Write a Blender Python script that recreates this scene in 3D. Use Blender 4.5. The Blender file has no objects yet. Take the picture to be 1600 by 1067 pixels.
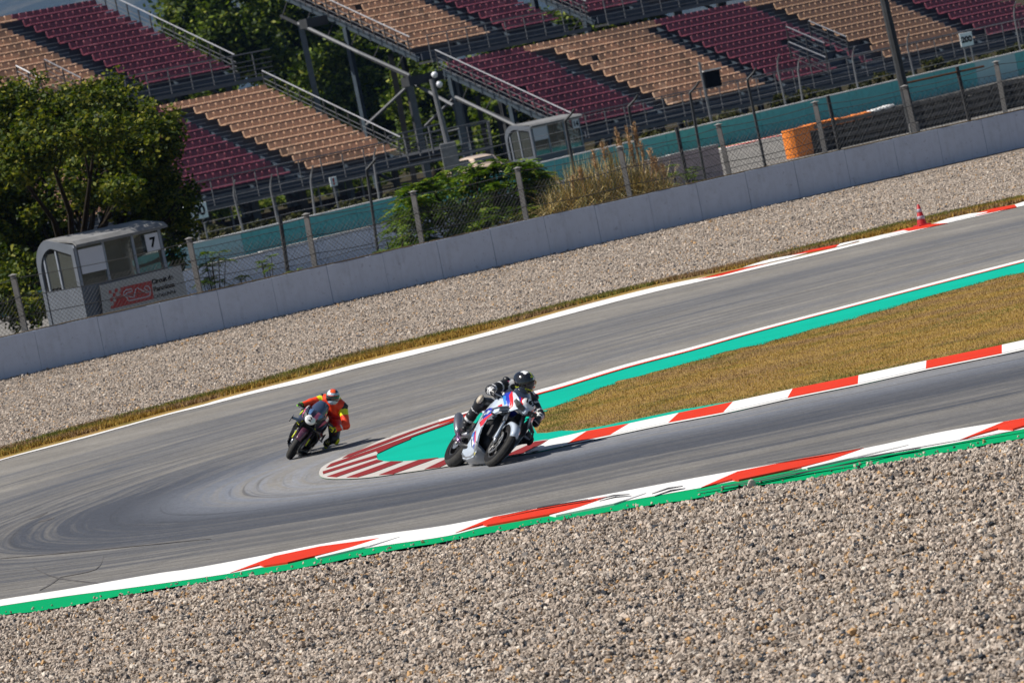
import bpy, bmesh, math, random
import numpy as np
from mathutils import Vector, Matrix
from mathutils.geometry import delaunay_2d_cdt
R = math.radians
rng = random.Random(7)
sc = bpy.context.scene
col = sc.collection

# ---------------------------------------------------------------- camera, sky, sun, exposure
CAM_H, FPX, ROLL, PITCH = 5.2, 9000.0, R(11.5), math.atan((682.3 - 250.0) / 9000.0)
FWD = Vector((0, math.cos(PITCH), -math.sin(PITCH)))
UP0 = Vector((0, math.sin(PITCH), math.cos(PITCH)))
RT0 = Vector((1, 0, 0))
CR, SR = math.cos(ROLL), math.sin(ROLL)
CAMP = Vector((0, 0, CAM_H))
cam_data = bpy.data.cameras.new("camera")
cam = bpy.data.objects.new("camera", cam_data)
col.objects.link(cam)
cx, cy, cz = RT0 * CR - UP0 * SR, RT0 * SR + UP0 * CR, -FWD
cam.matrix_world = Matrix(((cx.x, cy.x, cz.x, 0), (cx.y, cy.y, cz.y, 0), (cx.z, cy.z, cz.z, CAM_H), (0, 0, 0, 1)))
cam_data.sensor_width = 36.0
cam_data.lens = FPX / 1600.0 * 36.0
cam_data.clip_start, cam_data.clip_end = 1.0, 20000.0
cam_data.dof.use_dof = True
cam_data.dof.focus_distance = 76.5
cam_data.dof.aperture_fstop = 6.8
sc.camera = cam

SUN_EL = R(52)
SUN_TRAVEL = Vector((1.0, 0.10, 0)).normalized()
world = bpy.data.worlds.new("World")
sc.world = world
world.use_nodes = True
wn = world.node_tree.nodes
bg = wn["Background"]
sky = wn.new("ShaderNodeTexSky")
sky.sky_type = 'NISHITA'
sky.sun_disc = False
sky.sun_elevation = SUN_EL
sky.sun_rotation = math.atan2(-SUN_TRAVEL.x, -SUN_TRAVEL.y)
world.node_tree.links.new(sky.outputs[0], bg.inputs[0])
bg.inputs[1].default_value = 0.052
sun_data = bpy.data.lights.new("sun", 'SUN')
sun_data.energy = 5.0
sun_data.angle = R(0.5)
sun_data.color = (1.0, 0.95, 0.88)
sun = bpy.data.objects.new("sun", sun_data)
col.objects.link(sun)
sun_dir = Vector((SUN_TRAVEL.x * math.cos(SUN_EL), SUN_TRAVEL.y * math.cos(SUN_EL), -math.sin(SUN_EL)))
sun.rotation_euler = sun_dir.to_track_quat('-Z', 'Y').to_euler()
sun.location = (-40, 60, 60)
sc.view_settings.view_transform = 'Standard'
sc.view_settings.look = 'None'
sc.view_settings.gamma = 1
sc.view_settings.exposure = 0.28
sc.render.engine = 'CYCLES'

# ---------------------------------------------------------------- picture -> place helpers (used to survey where things stand)
def ray(px, py):
    dx, dy = px - 800.0, py - 533.5
    return RT0 * ((dx * CR - dy * SR) / FPX) + UP0 * ((-dx * SR - dy * CR) / FPX) + FWD
def G(px, py, z=0.0):
    d = ray(px, py)
    return CAMP + d * ((z - CAM_H) / d.z)
def PD(px, py, D):
    d = ray(px, py)
    return CAMP + d * (D / d.y)
def on_plane(px, py, p0, n):
    d = ray(px, py)
    return CAMP + d * ((p0 - CAMP).dot(n) / d.dot(n))
def cat(pts, n=8):
    """smooth curve through points"""
    out = []
    P = [pts[0]] + list(pts) + [pts[-1]]
    for i in range(1, len(P) - 2):
        a, b, c, d = P[i - 1], P[i], P[i + 1], P[i + 2]
        for k in range(n):
            t = k / n
            out.append(tuple(0.5 * ((2 * b[j]) + (-a[j] + c[j]) * t + (2 * a[j] - 5 * b[j] + 4 * c[j] - d[j]) * t * t + (-a[j] + 3 * b[j] - 3 * c[j] + d[j]) * t ** 3) for j in range(len(b))))
    out.append(tuple(pts[-1]))
    return out

# ---------------------------------------------------------------- objects
def tag(o, label=None, cat_=None, group=None, kind=None):
    if label: o["label"] = label
    if cat_: o["category"] = cat_
    if group: o["group"] = group
    if kind: o["kind"] = kind
    return o
def empty(name, loc=(0, 0, 0), rz=0.0, label=None, cat_=None, group=None, parent=None, rot=None):
    o = bpy.data.objects.new(name, None)
    o.empty_display_size = 0.2
    o.location = loc
    o.rotation_euler = rot if rot else (0, 0, rz)
    if parent: o.parent = parent
    col.objects.link(o)
    return tag(o, label, cat_, group)
def link(name, me, parent=None, loc=None, rz=None):
    o = bpy.data.objects.new(name, me)
    if parent: o.parent = parent
    if loc is not None: o.location = loc
    if rz is not None: o.rotation_euler = (0, 0, rz)
    col.objects.link(o)
    return o
def copy_tree(o, parent=None):
    c = o.copy()
    col.objects.link(c)
    c.parent = parent
    for ch in list(o.children):
        copy_tree(ch, c)
    return c

class MB:
    def __init__(s):
        s.v, s.f, s.m, s.cur = [], [], [], 0
    def add(s, vs, fs, m=None):
        o = len(s.v)
        s.v.extend([tuple(x) for x in vs])
        s.f.extend([tuple(i + o for i in f) for f in fs])
        s.m.extend([s.cur if m is None else m] * len(fs))
        return s
    def box(s, c, d, M=None, m=None, bev=0.0):
        x, y, z = d[0] / 2, d[1] / 2, d[2] / 2
        if bev:
            b = min(bev, x * .9, y * .9, z * .9)
            vs, idx = [], {}
            def V(p):
                if p not in idx: idx[p] = len(vs); vs.append(p)
                return idx[p]
            fs = []
            for ax in range(3):
                for sg in (-1, 1):
                    a1, a2 = (ax + 1) % 3, (ax + 2) % 3
                    L = [x, y, z]
                    q = []
                    for u, w in ((-1, -1), (1, -1), (1, 1), (-1, 1)):
                        p = [0, 0, 0]; p[ax] = sg * L[ax]; p[a1] = u * (L[a1] - b); p[a2] = w * (L[a2] - b)
                        q.append(V(tuple(p)))
                    fs.append(q if sg > 0 else q[::-1])
            # edges
            for ax in range(3):
                a1, a2 = (ax + 1) % 3, (ax + 2) % 3
                L = [x, y, z]
                for u in (-1, 1):
                    for w in (-1, 1):
                        q = []
                        for e, k in ((-1, 0), (1, 0), (1, 1), (-1, 1)):
                            p = [0, 0, 0]; p[ax] = e * (L[ax] - b)
                            if k == 0: p[a1] = u * L[a1]; p[a2] = w * (L[a2] - b)
                            else: p[a1] = u * (L[a1] - b); p[a2] = w * L[a2]
                            q.append(V(tuple(p)))
                        fs.append(q if u * w > 0 else q[::-1])
            for sx in (-1, 1):
                for sy in (-1, 1):
                    for sz in (-1, 1):
                        q = [V((sx * x, sy * (y - b), sz * (z - b))), V((sx * (x - b), sy * y, sz * (z - b))), V((sx * (x - b), sy * (y - b), sz * z))]
                        fs.append(q if sx * sy * sz > 0 else q[::-1])
        else:
            vs = [(-x, -y, -z), (x, -y, -z), (x, y, -z), (-x, y, -z), (-x, -y, z), (x, -y, z), (x, y, z), (-x, y, z)]
            fs = [(0, 3, 2, 1), (4, 5, 6, 7), (0, 1, 5, 4), (1, 2, 6, 5), (2, 3, 7, 6), (3, 0, 4, 7)]
        c = Vector(c)
        vs = [(M @ Vector(v) if M else Vector(v)) + c for v in vs]
        return s.add(vs, fs, m)
    def tube(s, pts, r, n=6, m=None, cap=True):
        pts = [Vector(p) for p in pts]
        rr = r if isinstance(r, (list, tuple)) else [r] * len(pts)
        vs, fs = [], []
        up = None
        for i, p in enumerate(pts):
            t = (pts[min(i + 1, len(pts) - 1)] - pts[max(i - 1, 0)])
            if t.length < 1e-9: t = Vector((0, 0, 1))
            t.normalize()
            if up is None:
                up = Vector((0, 0, 1)) if abs(t.z) < .9 else Vector((1, 0, 0))
            a = t.cross(up).normalized()
            up = a.cross(t).normalized()
            for k in range(n):
                an = 2 * math.pi * k / n
                vs.append(p + (a * math.cos(an) + up * math.sin(an)) * rr[i])
        for i in range(len(pts) - 1):
            for k in range(n):
                k2 = (k + 1) % n
                fs.append((i * n + k, i * n + k2, (i + 1) * n + k2, (i + 1) * n + k))
        if cap:
            fs.append(tuple(range(n))[::-1])
            fs.append(tuple((len(pts) - 1) * n + k for k in range(n)))
        return s.add(vs, fs, m)
    def lathe(s, prof, c=(0, 0, 0), axis='z', n=20, m=None, arc=(0, 360)):
        """prof: list of (radius, height)"""
        vs, fs = [], []
        full = abs(arc[1] - arc[0]) >= 359.9
        nn = n if full else n + 1
        for r_, h in prof:
            for k in range(nn):
                a = R(arc[0]) + R(arc[1] - arc[0]) * k / n
                u, w = r_ * math.cos(a), r_ * math.sin(a)
                p = {'z': (u, w, h), 'y': (u, h, w), 'x': (h, u, w)}[axis]
                vs.append((p[0] + c[0], p[1] + c[1], p[2] + c[2]))
        for i in range(len(prof) - 1):
            for k in range(n):
                k2 = (k + 1) % nn if full else k + 1
                fs.append((i * nn + k, i * nn + k2, (i + 1) * nn + k2, (i + 1) * nn + k))
        return s.add(vs, fs, m)
    def prism(s, poly, z0, z1, m=None):
        """poly: xy list; z0,z1 numbers or per-vertex lists for the top"""
        n = len(poly)
        zt = z1 if isinstance(z1, (list, tuple)) else [z1] * n
        area = sum(poly[i][0] * poly[(i + 1) % n][1] - poly[(i + 1) % n][0] * poly[i][1] for i in range(n))
        idx = list(range(n)) if area > 0 else list(range(n))[::-1]
        P = [poly[i] for i in idx]; zt = [zt[i] for i in idx]
        vs = [(p[0], p[1], z0) for p in P] + [(p[0], p[1], z) for p, z in zip(P, zt)]
        fs = [tuple(range(n, 2 * n)), tuple(range(n))[::-1]] + [(i, (i + 1) % n, n + (i + 1) % n, n + i) for i in range(n)]
        return s.add(vs, fs, m)
    def mesh(s, name, mats, smooth=False):
        me = bpy.data.meshes.new(name)
        me.from_pydata([tuple(v) for v in s.v], [], s.f)
        for m in (mats if isinstance(mats, (list, tuple)) else [mats]):
            me.materials.append(m)
        if len(me.polygons):
            me.polygons.foreach_set("material_index", s.m)
            me.polygons.foreach_set("use_smooth", [smooth] * len(me.polygons))
        me.update()
        return me
    def build(s, name, mats, parent=None, smooth=False, loc=None, rz=None):
        return link(name, s.mesh(name, mats, smooth), parent, loc, rz)

def np_mesh(name, V, F, mats, smooth=False, mi=None):
    """fast mesh from numpy: V (n,3), F (m,k) constant k"""
    me = bpy.data.meshes.new(name)
    me.vertices.add(len(V)); me.vertices.foreach_set("co", np.ascontiguousarray(V, dtype=np.float32).ravel())
    k = F.shape[1]
    me.loops.add(F.size); me.loops.foreach_set("vertex_index", np.ascontiguousarray(F, dtype=np.int32).ravel())
    me.polygons.add(len(F)); me.polygons.foreach_set("loop_start", np.arange(0, F.size, k, dtype=np.int32))
    me.polygons.foreach_set("loop_total", np.full(len(F), k, dtype=np.int32))
    for m in (mats if isinstance(mats, (list, tuple)) else [mats]): me.materials.append(m)
    if mi is not None: me.polygons.foreach_set("material_index", mi.astype(np.int32))
    me.update(calc_edges=True)
    me.polygons.foreach_set("use_smooth", np.full(len(F), smooth, dtype=bool))
    me.validate()
    return me

# ---------------------------------------------------------------- materials
class NT:
    def __init__(s, name):
        s.mat = bpy.data.materials.new(name)
        s.mat.use_nodes = True
        s.t = s.mat.node_tree
        s.b = s.t.nodes["Principled BSDF"]
    def n(s, typ, **kw):
        nd = s.t.nodes.new(typ)
        for k, v in kw.items():
            if k.startswith('i_'):
                key = k[2:]
                nd.inputs[int(key) if key.isdigit() else key.replace('_', ' ')].default_value = v
            else: setattr(nd, k, v)
        return nd
    def l(s, a, b): s.t.links.new(a, b)
    def ramp(s, fac, stops, interp='LINEAR'):
        r = s.n('ShaderNodeValToRGB')
        r.color_ramp.interpolation = interp
        el = r.color_ramp.elements
        while len(el) < len(stops): el.new(0.5)
        for e, (p, c) in zip(el, stops):
            e.position = p; e.color = (*c, 1) if len(c) == 3 else c
        s.l(fac, r.inputs[0])
        return r.outputs[0]
    def mix(s, fac, a, b, mode='MIX'):
        m = s.n('ShaderNodeMix', data_type='RGBA', blend_type=mode)
        for i, x in ((0, fac), (6, a), (7, b)):
            if isinstance(x, (int, float)): m.inputs[i].default_value = x
            elif isinstance(x, (tuple, list)): m.inputs[i].default_value = (*x, 1) if len(x) == 3 else x
            else: s.l(x, m.inputs[i])
        return m.outputs[2]
    def math(s, op, a, b=None):
        m = s.n('ShaderNodeMath', operation=op)
        for i, x in ((0, a), (1, b)):
            if x is None: continue
            if isinstance(x, (int, float)): m.inputs[i].default_value = x
            else: s.l(x, m.inputs[i])
        return m.outputs[0]
    def noise(s, scale, detail=4, rough=.6, vec=None, dist=0.0):
        nd = s.n('ShaderNodeTexNoise')
        nd.inputs['Scale'].default_value = scale; nd.inputs['Detail'].default_value = detail
        nd.inputs['Roughness'].default_value = rough; nd.inputs['Distortion'].default_value = dist
        s.l(vec if vec is not None else s.coord(), nd.inputs['Vector'])
        return nd.outputs[0]
    def coord(s):
        if not hasattr(s, '_c'):
            s._c = s.n('ShaderNodeTexCoord')
        return s._c.outputs['Object']
    def pos(s):
        if not hasattr(s, '_g'):
            s._g = s.n('ShaderNodeNewGeometry')
        return s._g.outputs['Position']
    def bump(s, h, strength=.5, dist=.01):
        b = s.n('ShaderNodeBump')
        b.inputs['Strength'].default_value = strength; b.inputs['Distance'].default_value = dist
        s.l(h, b.inputs['Height']); s.l(b.outputs[0], s.b.inputs['Normal'])
def mat(name, c, rough=.6, metal=0.0, var=.18, scale=3.0, bump=0.0, bscale=40.0, spec=None, dirt=None, coat=0.0):
    """painted / plain surface with a little wear and grain"""
    t = NT(name)
    n = t.noise(scale, 5, .65)
    lo = tuple(max(0, x * (1 - var)) for x in c); hi = tuple(min(1, x * (1 + var)) for x in c)
    out = t.ramp(n, [(.3, lo), (.7, hi)])
    if dirt:
        n2 = t.noise(scale * 3.1, 6, .7)
        f = t.ramp(n2, [(.52, (0, 0, 0)), (.7, (1, 1, 1))])
        out = t.mix(f, out, dirt)
    t.l(out, t.b.inputs['Base Color'])
    t.b.inputs['Roughness'].default_value = rough
    t.b.inputs['Metallic'].default_value = metal
    if coat: t.b.inputs['Coat Weight'].default_value = coat
    if spec is None and rough >= .75: spec = .1
    if spec is not None: t.b.inputs['Specular IOR Level'].default_value = spec
    if bump:
        t.bump(t.noise(bscale, 4, .6), bump, .01)
    return t.mat

# ---------------------------------------------------------------- ground sheets
def sheet(name, poly, z, m, step=None, parent=None, warp=None):
    """flat sheet triangulated with inner points (constrained Delaunay)"""
    P = [Vector((p[0], p[1])) for p in poly]
    n = len(P)
    E = [(i, (i + 1) % n) for i in range(n)]
    if step:
        a = np.array([(p.x, p.y) for p in P])
        xs = np.arange(a[:, 0].min() + step * .5, a[:, 0].max(), step)
        ys = np.arange(a[:, 1].min() + step * .5, a[:, 1].max(), step)
        X, Y = np.meshgrid(xs, ys); X = X.ravel(); Y = Y.ravel()
        ins = inside(X, Y, a)
        P += [Vector((x, y)) for x, y in zip(X[ins], Y[ins])]
    res = delaunay_2d_cdt(P, E, [], 1, 1e-5)
    vs = [(v.x, v.y, z + (warp(v.x, v.y) if warp else 0)) for v in res[0]]
    me = bpy.data.meshes.new(name)
    fs = [f if (vs[f[1]][0] - vs[f[0]][0]) * (vs[f[2]][1] - vs[f[0]][1]) - (vs[f[2]][0] - vs[f[0]][0]) * (vs[f[1]][1] - vs[f[0]][1]) > 0 else f[::-1] for f in res[2]]
    me.from_pydata(vs, [], fs)
    me.materials.append(m)
    me.update()
    return link(name, me, parent)
def inside(X, Y, a):
    ins = np.zeros(len(X), bool)
    n = len(a)
    for i in range(n):
        x1, y1 = a[i]; x2, y2 = a[(i + 1) % n]
        c = ((y1 > Y) != (y2 > Y))
        with np.errstate(divide='ignore', invalid='ignore'):
            xi = (x2 - x1) * (Y - y1) / (y2 - y1 + 1e-30) + x1
        ins ^= c & (X < xi)
    return ins
def gp(pts, z=0.0):
    return [(lambda q: (q.x, q.y))(G(x, y, z)) for x, y in pts]
# ================================================================ the ground, track and painted markings
WALL_A, WALL_B = G(0, 601), G(1600, 236)
wd = (WALL_B - WALL_A).normalized(); WTH = math.atan2(wd.y, wd.x); wb = Vector((-wd.y, wd.x, 0))
GZ = -0.7

FAR_OUT = [(-420, 930), (-300, 838), (-150, 767), (0, 720), (67, 702), (135, 684), (200, 666), (265, 648), (320, 635), (400, 614.5), (480, 596.5), (555, 576.5), (630, 559), (705, 540), (780, 520.5),
           (880, 494), (955, 474), (1030, 455), (1090, 441.5), (1125, 433.7), (1180, 421.3), (1300, 393), (1343, 382.5), (1412, 366), (1482, 349), (1551, 333.5), (1600, 322), (1760, 287), (1950, 250)]
NEAR_OUT = [(1900, 588), (1750, 622), (1600, 654), (1475, 675), (1350, 701.5), (1225, 723), (1100, 745), (965, 770), (840, 794), (700, 821), (600, 835), (500, 851), (400, 870.7), (300, 889), (250, 896), (162, 911), (100, 922), (0, 937.5), (-120, 957), (-260, 972), (-380, 968)]
INNER = [(1900, 330), (1750, 368), (1600, 406.5), (1450, 445), (1317, 480), (1180, 516), (1080, 544), (980, 570), (880, 600), (840, 611), (790, 627), (735, 643), (686, 657), (630, 676), (592, 690), (564, 703.5), (536, 714.5), (508, 727.5), (499, 738.5), (504, 747), (527, 749.5), (574, 747.5),
         (630, 740), (686, 732), (760, 720), (840, 707.5), (887, 696.5), (955, 682.5), (1045, 663.5), (1131, 647.5), (1231, 625), (1341, 603), (1447, 579.5), (1566, 555.5), (1600, 547.5), (1750, 515), (1900, 482)]
far_out_w, near_out_w, inner_w = cat(gp(FAR_OUT), 6), cat(gp(NEAR_OUT), 6), cat(gp(INNER), 6)

# --- materials
def stone_colours(t, fac):
    return t.ramp(fac, [(0, (.27, .225, .185)), (.16, (.44, .365, .30)), (.34, (.34, .285, .235)), (.5, (.54, .455, .38)), (.66, (.045, .05, .06)), (.72, (.43, .365, .305)), (.82, (.19, .175, .165)), (.875, (.50, .31, .15)), (.92, (.60, .53, .45))], 'CONSTANT')
def gravel_mat(name, sc_, bump=1.0):
    t = NT(name); t.b.inputs['Specular IOR Level'].default_value = .1
    v = t.n('ShaderNodeTexVoronoi'); v.inputs['Scale'].default_value = sc_
    t.l(t.coord(), v.inputs['Vector'])
    sep = t.n('ShaderNodeSeparateColor'); t.l(v.outputs['Color'], sep.inputs[0])
    c = stone_colours(t, sep.outputs[0])
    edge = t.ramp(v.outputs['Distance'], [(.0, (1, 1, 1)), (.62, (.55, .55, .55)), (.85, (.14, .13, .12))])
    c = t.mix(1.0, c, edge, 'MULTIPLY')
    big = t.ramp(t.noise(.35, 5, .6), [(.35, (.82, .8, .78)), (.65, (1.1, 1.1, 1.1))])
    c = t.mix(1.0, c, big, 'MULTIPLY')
    t.l(c, t.b.inputs['Base Color']); t.b.inputs['Roughness'].default_value = .9
    h = t.math('SUBTRACT', 1.0, v.outputs['Distance'])
    t.bump(h, bump, .03)
    return t.mat
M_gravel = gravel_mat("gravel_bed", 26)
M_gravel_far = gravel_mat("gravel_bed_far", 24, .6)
def stone_mat():
    t = NT("gravel_stone"); t.b.inputs['Specular IOR Level'].default_value = .15
    oi = t.n('ShaderNodeObjectInfo')
    c = stone_colours(t, oi.outputs['Random'])
    n = t.ramp(t.noise(40, 3, .6), [(.3, (.75, .75, .75)), (.7, (1.2, 1.2, 1.2))])
    t.l(t.mix(1.0, c, n, 'MULTIPLY'), t.b.inputs['Base Color'])
    t.b.inputs['Roughness'].default_value = .8
    return t.mat
M_stone = stone_mat()

def asphalt_mat():
    t = NT("asphalt_track"); t.b.inputs['Specular IOR Level'].default_value = .12
    def attr(nm):
        a = t.n('ShaderNodeAttribute', attribute_name=nm); return a.outputs['Fac']
    d, l, rub, sheen = attr("across"), attr("along"), attr("rubber"), attr("painted_sheen")
    cb = t.n('ShaderNodeCombineXYZ')
    t.l(t.math('MULTIPLY', d, 1.0), cb.inputs[0]); t.l(t.math('MULTIPLY', l, .035), cb.inputs[1])
    streak = t.noise(3.6, 9, .78, cb.outputs[0], .25)
    cb2 = t.n('ShaderNodeCombineXYZ')
    t.l(t.math('MULTIPLY', d, 5.0), cb2.inputs[0]); t.l(t.math('MULTIPLY', l, .08), cb2.inputs[1])
    fine = t.noise(2.2, 4, .6, cb2.outputs[0])
    base = t.ramp(t.noise(.5, 6, .65, t.pos()), [(.3, (.175, .163, .146)), (.7, (.25, .235, .212))])
    rubc = t.mix(sheen, (.066, .070, .083), (.245, .262, .30))  # glossy sheen of the rubbered surface mixed in as a pale blue colour
    f = t.math('ADD', rub, t.math('MULTIPLY', t.math('SUBTRACT', streak, .5), 2.9))
    f = t.math('ADD', f, t.math('MULTIPLY', t.math('SUBTRACT', fine, .5), 1.1))
    cb4 = t.n('ShaderNodeCombineXYZ')
    t.l(t.math('MULTIPLY', d, 1.0), cb4.inputs[0]); t.l(t.math('MULTIPLY', l, .02), cb4.inputs[1])
    f = t.math('ADD', f, t.math('MULTIPLY', t.math('SUBTRACT', t.noise(.75, 3, .6, cb4.outputs[0], .3), .5), 1.7))
    fc = t.n('ShaderNodeClamp'); t.l(f, fc.inputs[0])
    c = t.mix(fc.outputs[0], base, rubc)
    # thin dark tyre lines
    cb3 = t.n('ShaderNodeCombineXYZ')
    t.l(t.math('MULTIPLY', d, 1.0), cb3.inputs[0]); t.l(t.math('MULTIPLY', l, .012), cb3.inputs[1])
    ln = t.noise(6.5, 3, .6, cb3.outputs[0], .15)
    lf = t.ramp(ln, [(.57, (0, 0, 0)), (.66, (1, 1, 1))])
    lm = t.math('MULTIPLY', lf, .5)
    c = t.mix(lm, c, (.045, .045, .05))
    gr = t.ramp(t.noise(22, 4, .85, t.pos()), [(.25, (.66, .66, .66)), (.75, (1.32, 1.32, 1.32))])
    c = t.mix(1.0, c, gr, 'MULTIPLY')
    mo = t.ramp(t.noise(4.5, 6, .92, t.pos()), [(.3, (.74, .74, .74)), (.7, (1.24, 1.24, 1.24))])
    c = t.mix(1.0, c, mo, 'MULTIPLY')
    pale = t.ramp(t.noise(24, 2, .5, t.pos()), [(.775, (0, 0, 0)), (.80, (1, 1, 1))])
    c = t.mix(t.math('MULTIPLY', pale, .5), c, (.5, .48, .45))
    t.l(c, t.b.inputs['Base Color'])
    ro = t.math('SUBTRACT', .82, t.math('MULTIPLY', fc.outputs[0], .22))
    t.l(ro, t.b.inputs['Roughness'])
    t.bump(t.noise(60, 3, .7, t.pos()), .5, .006)
    return t.mat
M_asphalt = asphalt_mat()
def paint_mat(name, c, wear=.12, dark=(.08, .08, .085), streak=True, rough=.75):
    t = NT(name); t.b.inputs['Specular IOR Level'].default_value = .02
    n = t.noise(.9, 6, .7, t.pos())
    col_ = t.ramp(n, [(.3, tuple(x * .86 for x in c)), (.7, c)])
    mp = t.n('ShaderNodeMapping'); mp.inputs['Rotation'].default_value = (0, 0, R(-20)); mp.inputs['Scale'].default_value = (.25, 3.0, 1)
    t.l(t.pos(), mp.inputs[0])
    w = t.ramp(t.noise(2.2, 9, .8, mp.outputs[0]), [(.56, (0, 0, 0)), (.72, (1, 1, 1))])
    w2 = t.ramp(t.noise(14, 5, .8, t.pos()), [(.5, (0, 0, 0)), (.75, (1, 1, 1))])
    f = t.math('MULTIPLY', t.math('MAXIMUM', w, t.math('MULTIPLY', w2, .5)), wear)
    col_ = t.mix(f, col_, dark)
    t.l(col_, t.b.inputs['Base Color']); t.b.inputs['Roughness'].default_value = rough
    t.bump(t.noise(60, 3, .7, t.pos()), .4, .004)
    return t.mat
M_white = paint_mat("white_track_paint", (.80, .79, .77), .24)
M_red = paint_mat("red_kerb_paint", (.64, .045, .022), .34)
M_redold = paint_mat("worn_red_kerb_paint", (.24, .032, .034), .35)
M_whiteold = paint_mat("worn_white_kerb_paint", (.52, .49, .46), .45, (.2, .18, .17))
M_greenA = paint_mat("teal_runoff_paint", (.006, .40, .285), .45, (.02, .17, .13))
M_greenB = paint_mat("green_runoff_paint", (.003, .33, .12), .36, (.015, .10, .06))
M_rubber_mark = mat("rubber_mark", (.05, .05, .055), .8)
M_skid = mat("faint_skid_rubber", (.105, .10, .10), .85, var=.35, scale=2)
def grass_ground(name, a, b, g, sc_=1.2):
    t = NT(name); t.b.inputs['Specular IOR Level'].default_value = .02
    mp = t.n('ShaderNodeMapping'); mp.inputs['Rotation'].default_value = (0, 0, R(-40)); mp.inputs['Scale'].default_value = (.35, 1.0, 1)
    t.l(t.pos(), mp.inputs[0])
    n = t.noise(sc_, 8, .7, mp.outputs[0])
    c = t.ramp(n, [(.3, b), (.55, a), (.78, tuple(x * 1.15 for x in a))])
    n2 = t.noise(.8, 6, .7, t.pos())
    c = t.mix(t.ramp(n2, [(.5, (0, 0, 0)), (.62, (.8, .8, .8))]), c, g)
    fine = t.ramp(t.noise(26, 5, .8, t.pos()), [(.3, (.6, .6, .6)), (.7, (1.3, 1.3, 1.3))])
    t.l(t.mix(1.0, c, fine, 'MULTIPLY'), t.b.inputs['Base Color'])
    t.b.inputs['Roughness'].default_value = .95
    t.bump(t.noise(30, 5, .8, t.pos()), .8, .03)
    return t.mat
M_grass = grass_ground("dry_grass_ground", (.36, .235, .075), (.25, .155, .085), (.15, .135, .035), .9)
M_dirt = grass_ground("dirt_ground", (.055, .045, .03), (.035, .028, .018), (.03, .036, .012), .3)  # browns kept dark to hold the stand's shade behind the teal wall

# --- base ground out to the horizon: level near the track, a step down behind the wall, level again
def ground_z(x, y):
    s = (Vector((x, y, 0)) - WALL_A).dot(wb)
    k = min(1.0, max(0.0, (s - 2.0) / 26.0))
    return -0.03 + (GZ + 0.03 - 0.05 + .03) * k
gv, gf = [], []
svals = [-900, -400, -150, -60, -20, 0, 2, 8, 15, 22, 28, 40, 80, 150, 400, 1200, 12000]
avals = [-9000, -1500, -400, -150, -60, -30, 0, 20, 40, 60, 100, 200, 500, 1500, 9000]
for s_ in svals:
    k = min(1.0, max(0.0, (s_ - 2.0) / 26.0))
    for a_ in avals:
        p = WALL_A + wb * s_ + wd * a_
        gv.append((p.x, p.y, -0.16 * (1 - k) + (GZ - .05) * k))
na = len(avals)
for i in range(len(svals) - 1):
    for j in range(na - 1):
        gf.append((i * na + j, i * na + j + 1, (i + 1) * na + j + 1, (i + 1) * na + j))
mb = MB(); mb.add(gv, gf)
tag(mb.build("ground", M_dirt), kind="structure")
GZ2 = GZ - .05   # level of the ground beyond the wall

# --- track surface
left_close = []
track_poly = near_out_w[::-1] + []
poly = [p for p in far_out_w] + [p for p in near_out_w]
track = sheet("asphalt_track", poly, 0.0, M_asphalt, .42)
tag(track, kind="structure")
me = track.data
V = np.empty(len(me.vertices) * 3, np.float32); me.vertices.foreach_get("co", V); V = V.reshape(-1, 3)[:, :2]
def poly_dist(V, pl):
    pl = np.array(pl); best = np.full(len(V), 1e9); al = np.zeros(len(V)); acc = 0.0
    for i in range(len(pl) - 1):
        a, b = pl[i], pl[i + 1]; ab = b - a; L = np.linalg.norm(ab)
        if L < 1e-6: continue
        t = np.clip(((V - a) @ ab) / (L * L), 0, 1)
        dd = np.linalg.norm(V - (a + t[:, None] * ab), axis=1)
        k = dd < best
        best[k] = dd[k]; al[k] = acc + t[k] * L
        acc += L
    return best, al
d_in, along = poly_dist(V, inner_w)
d_fo, _ = poly_dist(V, far_out_w)
d_no, _ = poly_dist(V, near_out_w)
apex = G(499, 741)
ap_i, ap_l = poly_dist(np.array([[apex.x, apex.y]]), inner_w)
t_side = np.clip((along - ap_l[0]) / 9.0, -1, 1)        # -1 far leg, 0 hairpin, +1 near leg
wn_ = (t_side + 1) / 2
def gs(x, c, w): return np.exp(-((x - c) / w) ** 2)
u_far = d_in / (d_in + d_fo + 1e-6); u_near = d_in / (d_in + d_no + 1e-6)
rub_far = .02 + .78 * gs(u_far, .62, .15) + .30 * gs(u_far, .36, .08)
rub_near = .42 + .55 * gs(u_near, .30, .20)
hair = np.exp(-(t_side / .95) ** 2)
rub_h = 1.0 * gs(d_in, 2.7, 1.9) + .30 * gs(d_in, 6.2, 1.2) + .12 + .26 * wn_
lin = (1 - wn_) * rub_far + wn_ * rub_near
rub = lin * (1 - hair) + hair * np.maximum(rub_h, .12)
sheen_far = np.full(len(V), .22)
sheen_near = np.clip(1.0 - u_near / .34, 0, 1) * .75
sheen_h = np.clip(1.25 - d_in / 2.2, .0, 1)
pol = ((1 - wn_) * sheen_far + wn_ * sheen_near) * (1 - hair) + hair * sheen_h
for nm, arr in (("across", d_in), ("along", along), ("rubber", rub), ("painted_sheen", pol)):
    a = me.attributes.new(nm, 'FLOAT', 'POINT'); a.data.foreach_set("value", arr.astype(np.float32))

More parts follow.
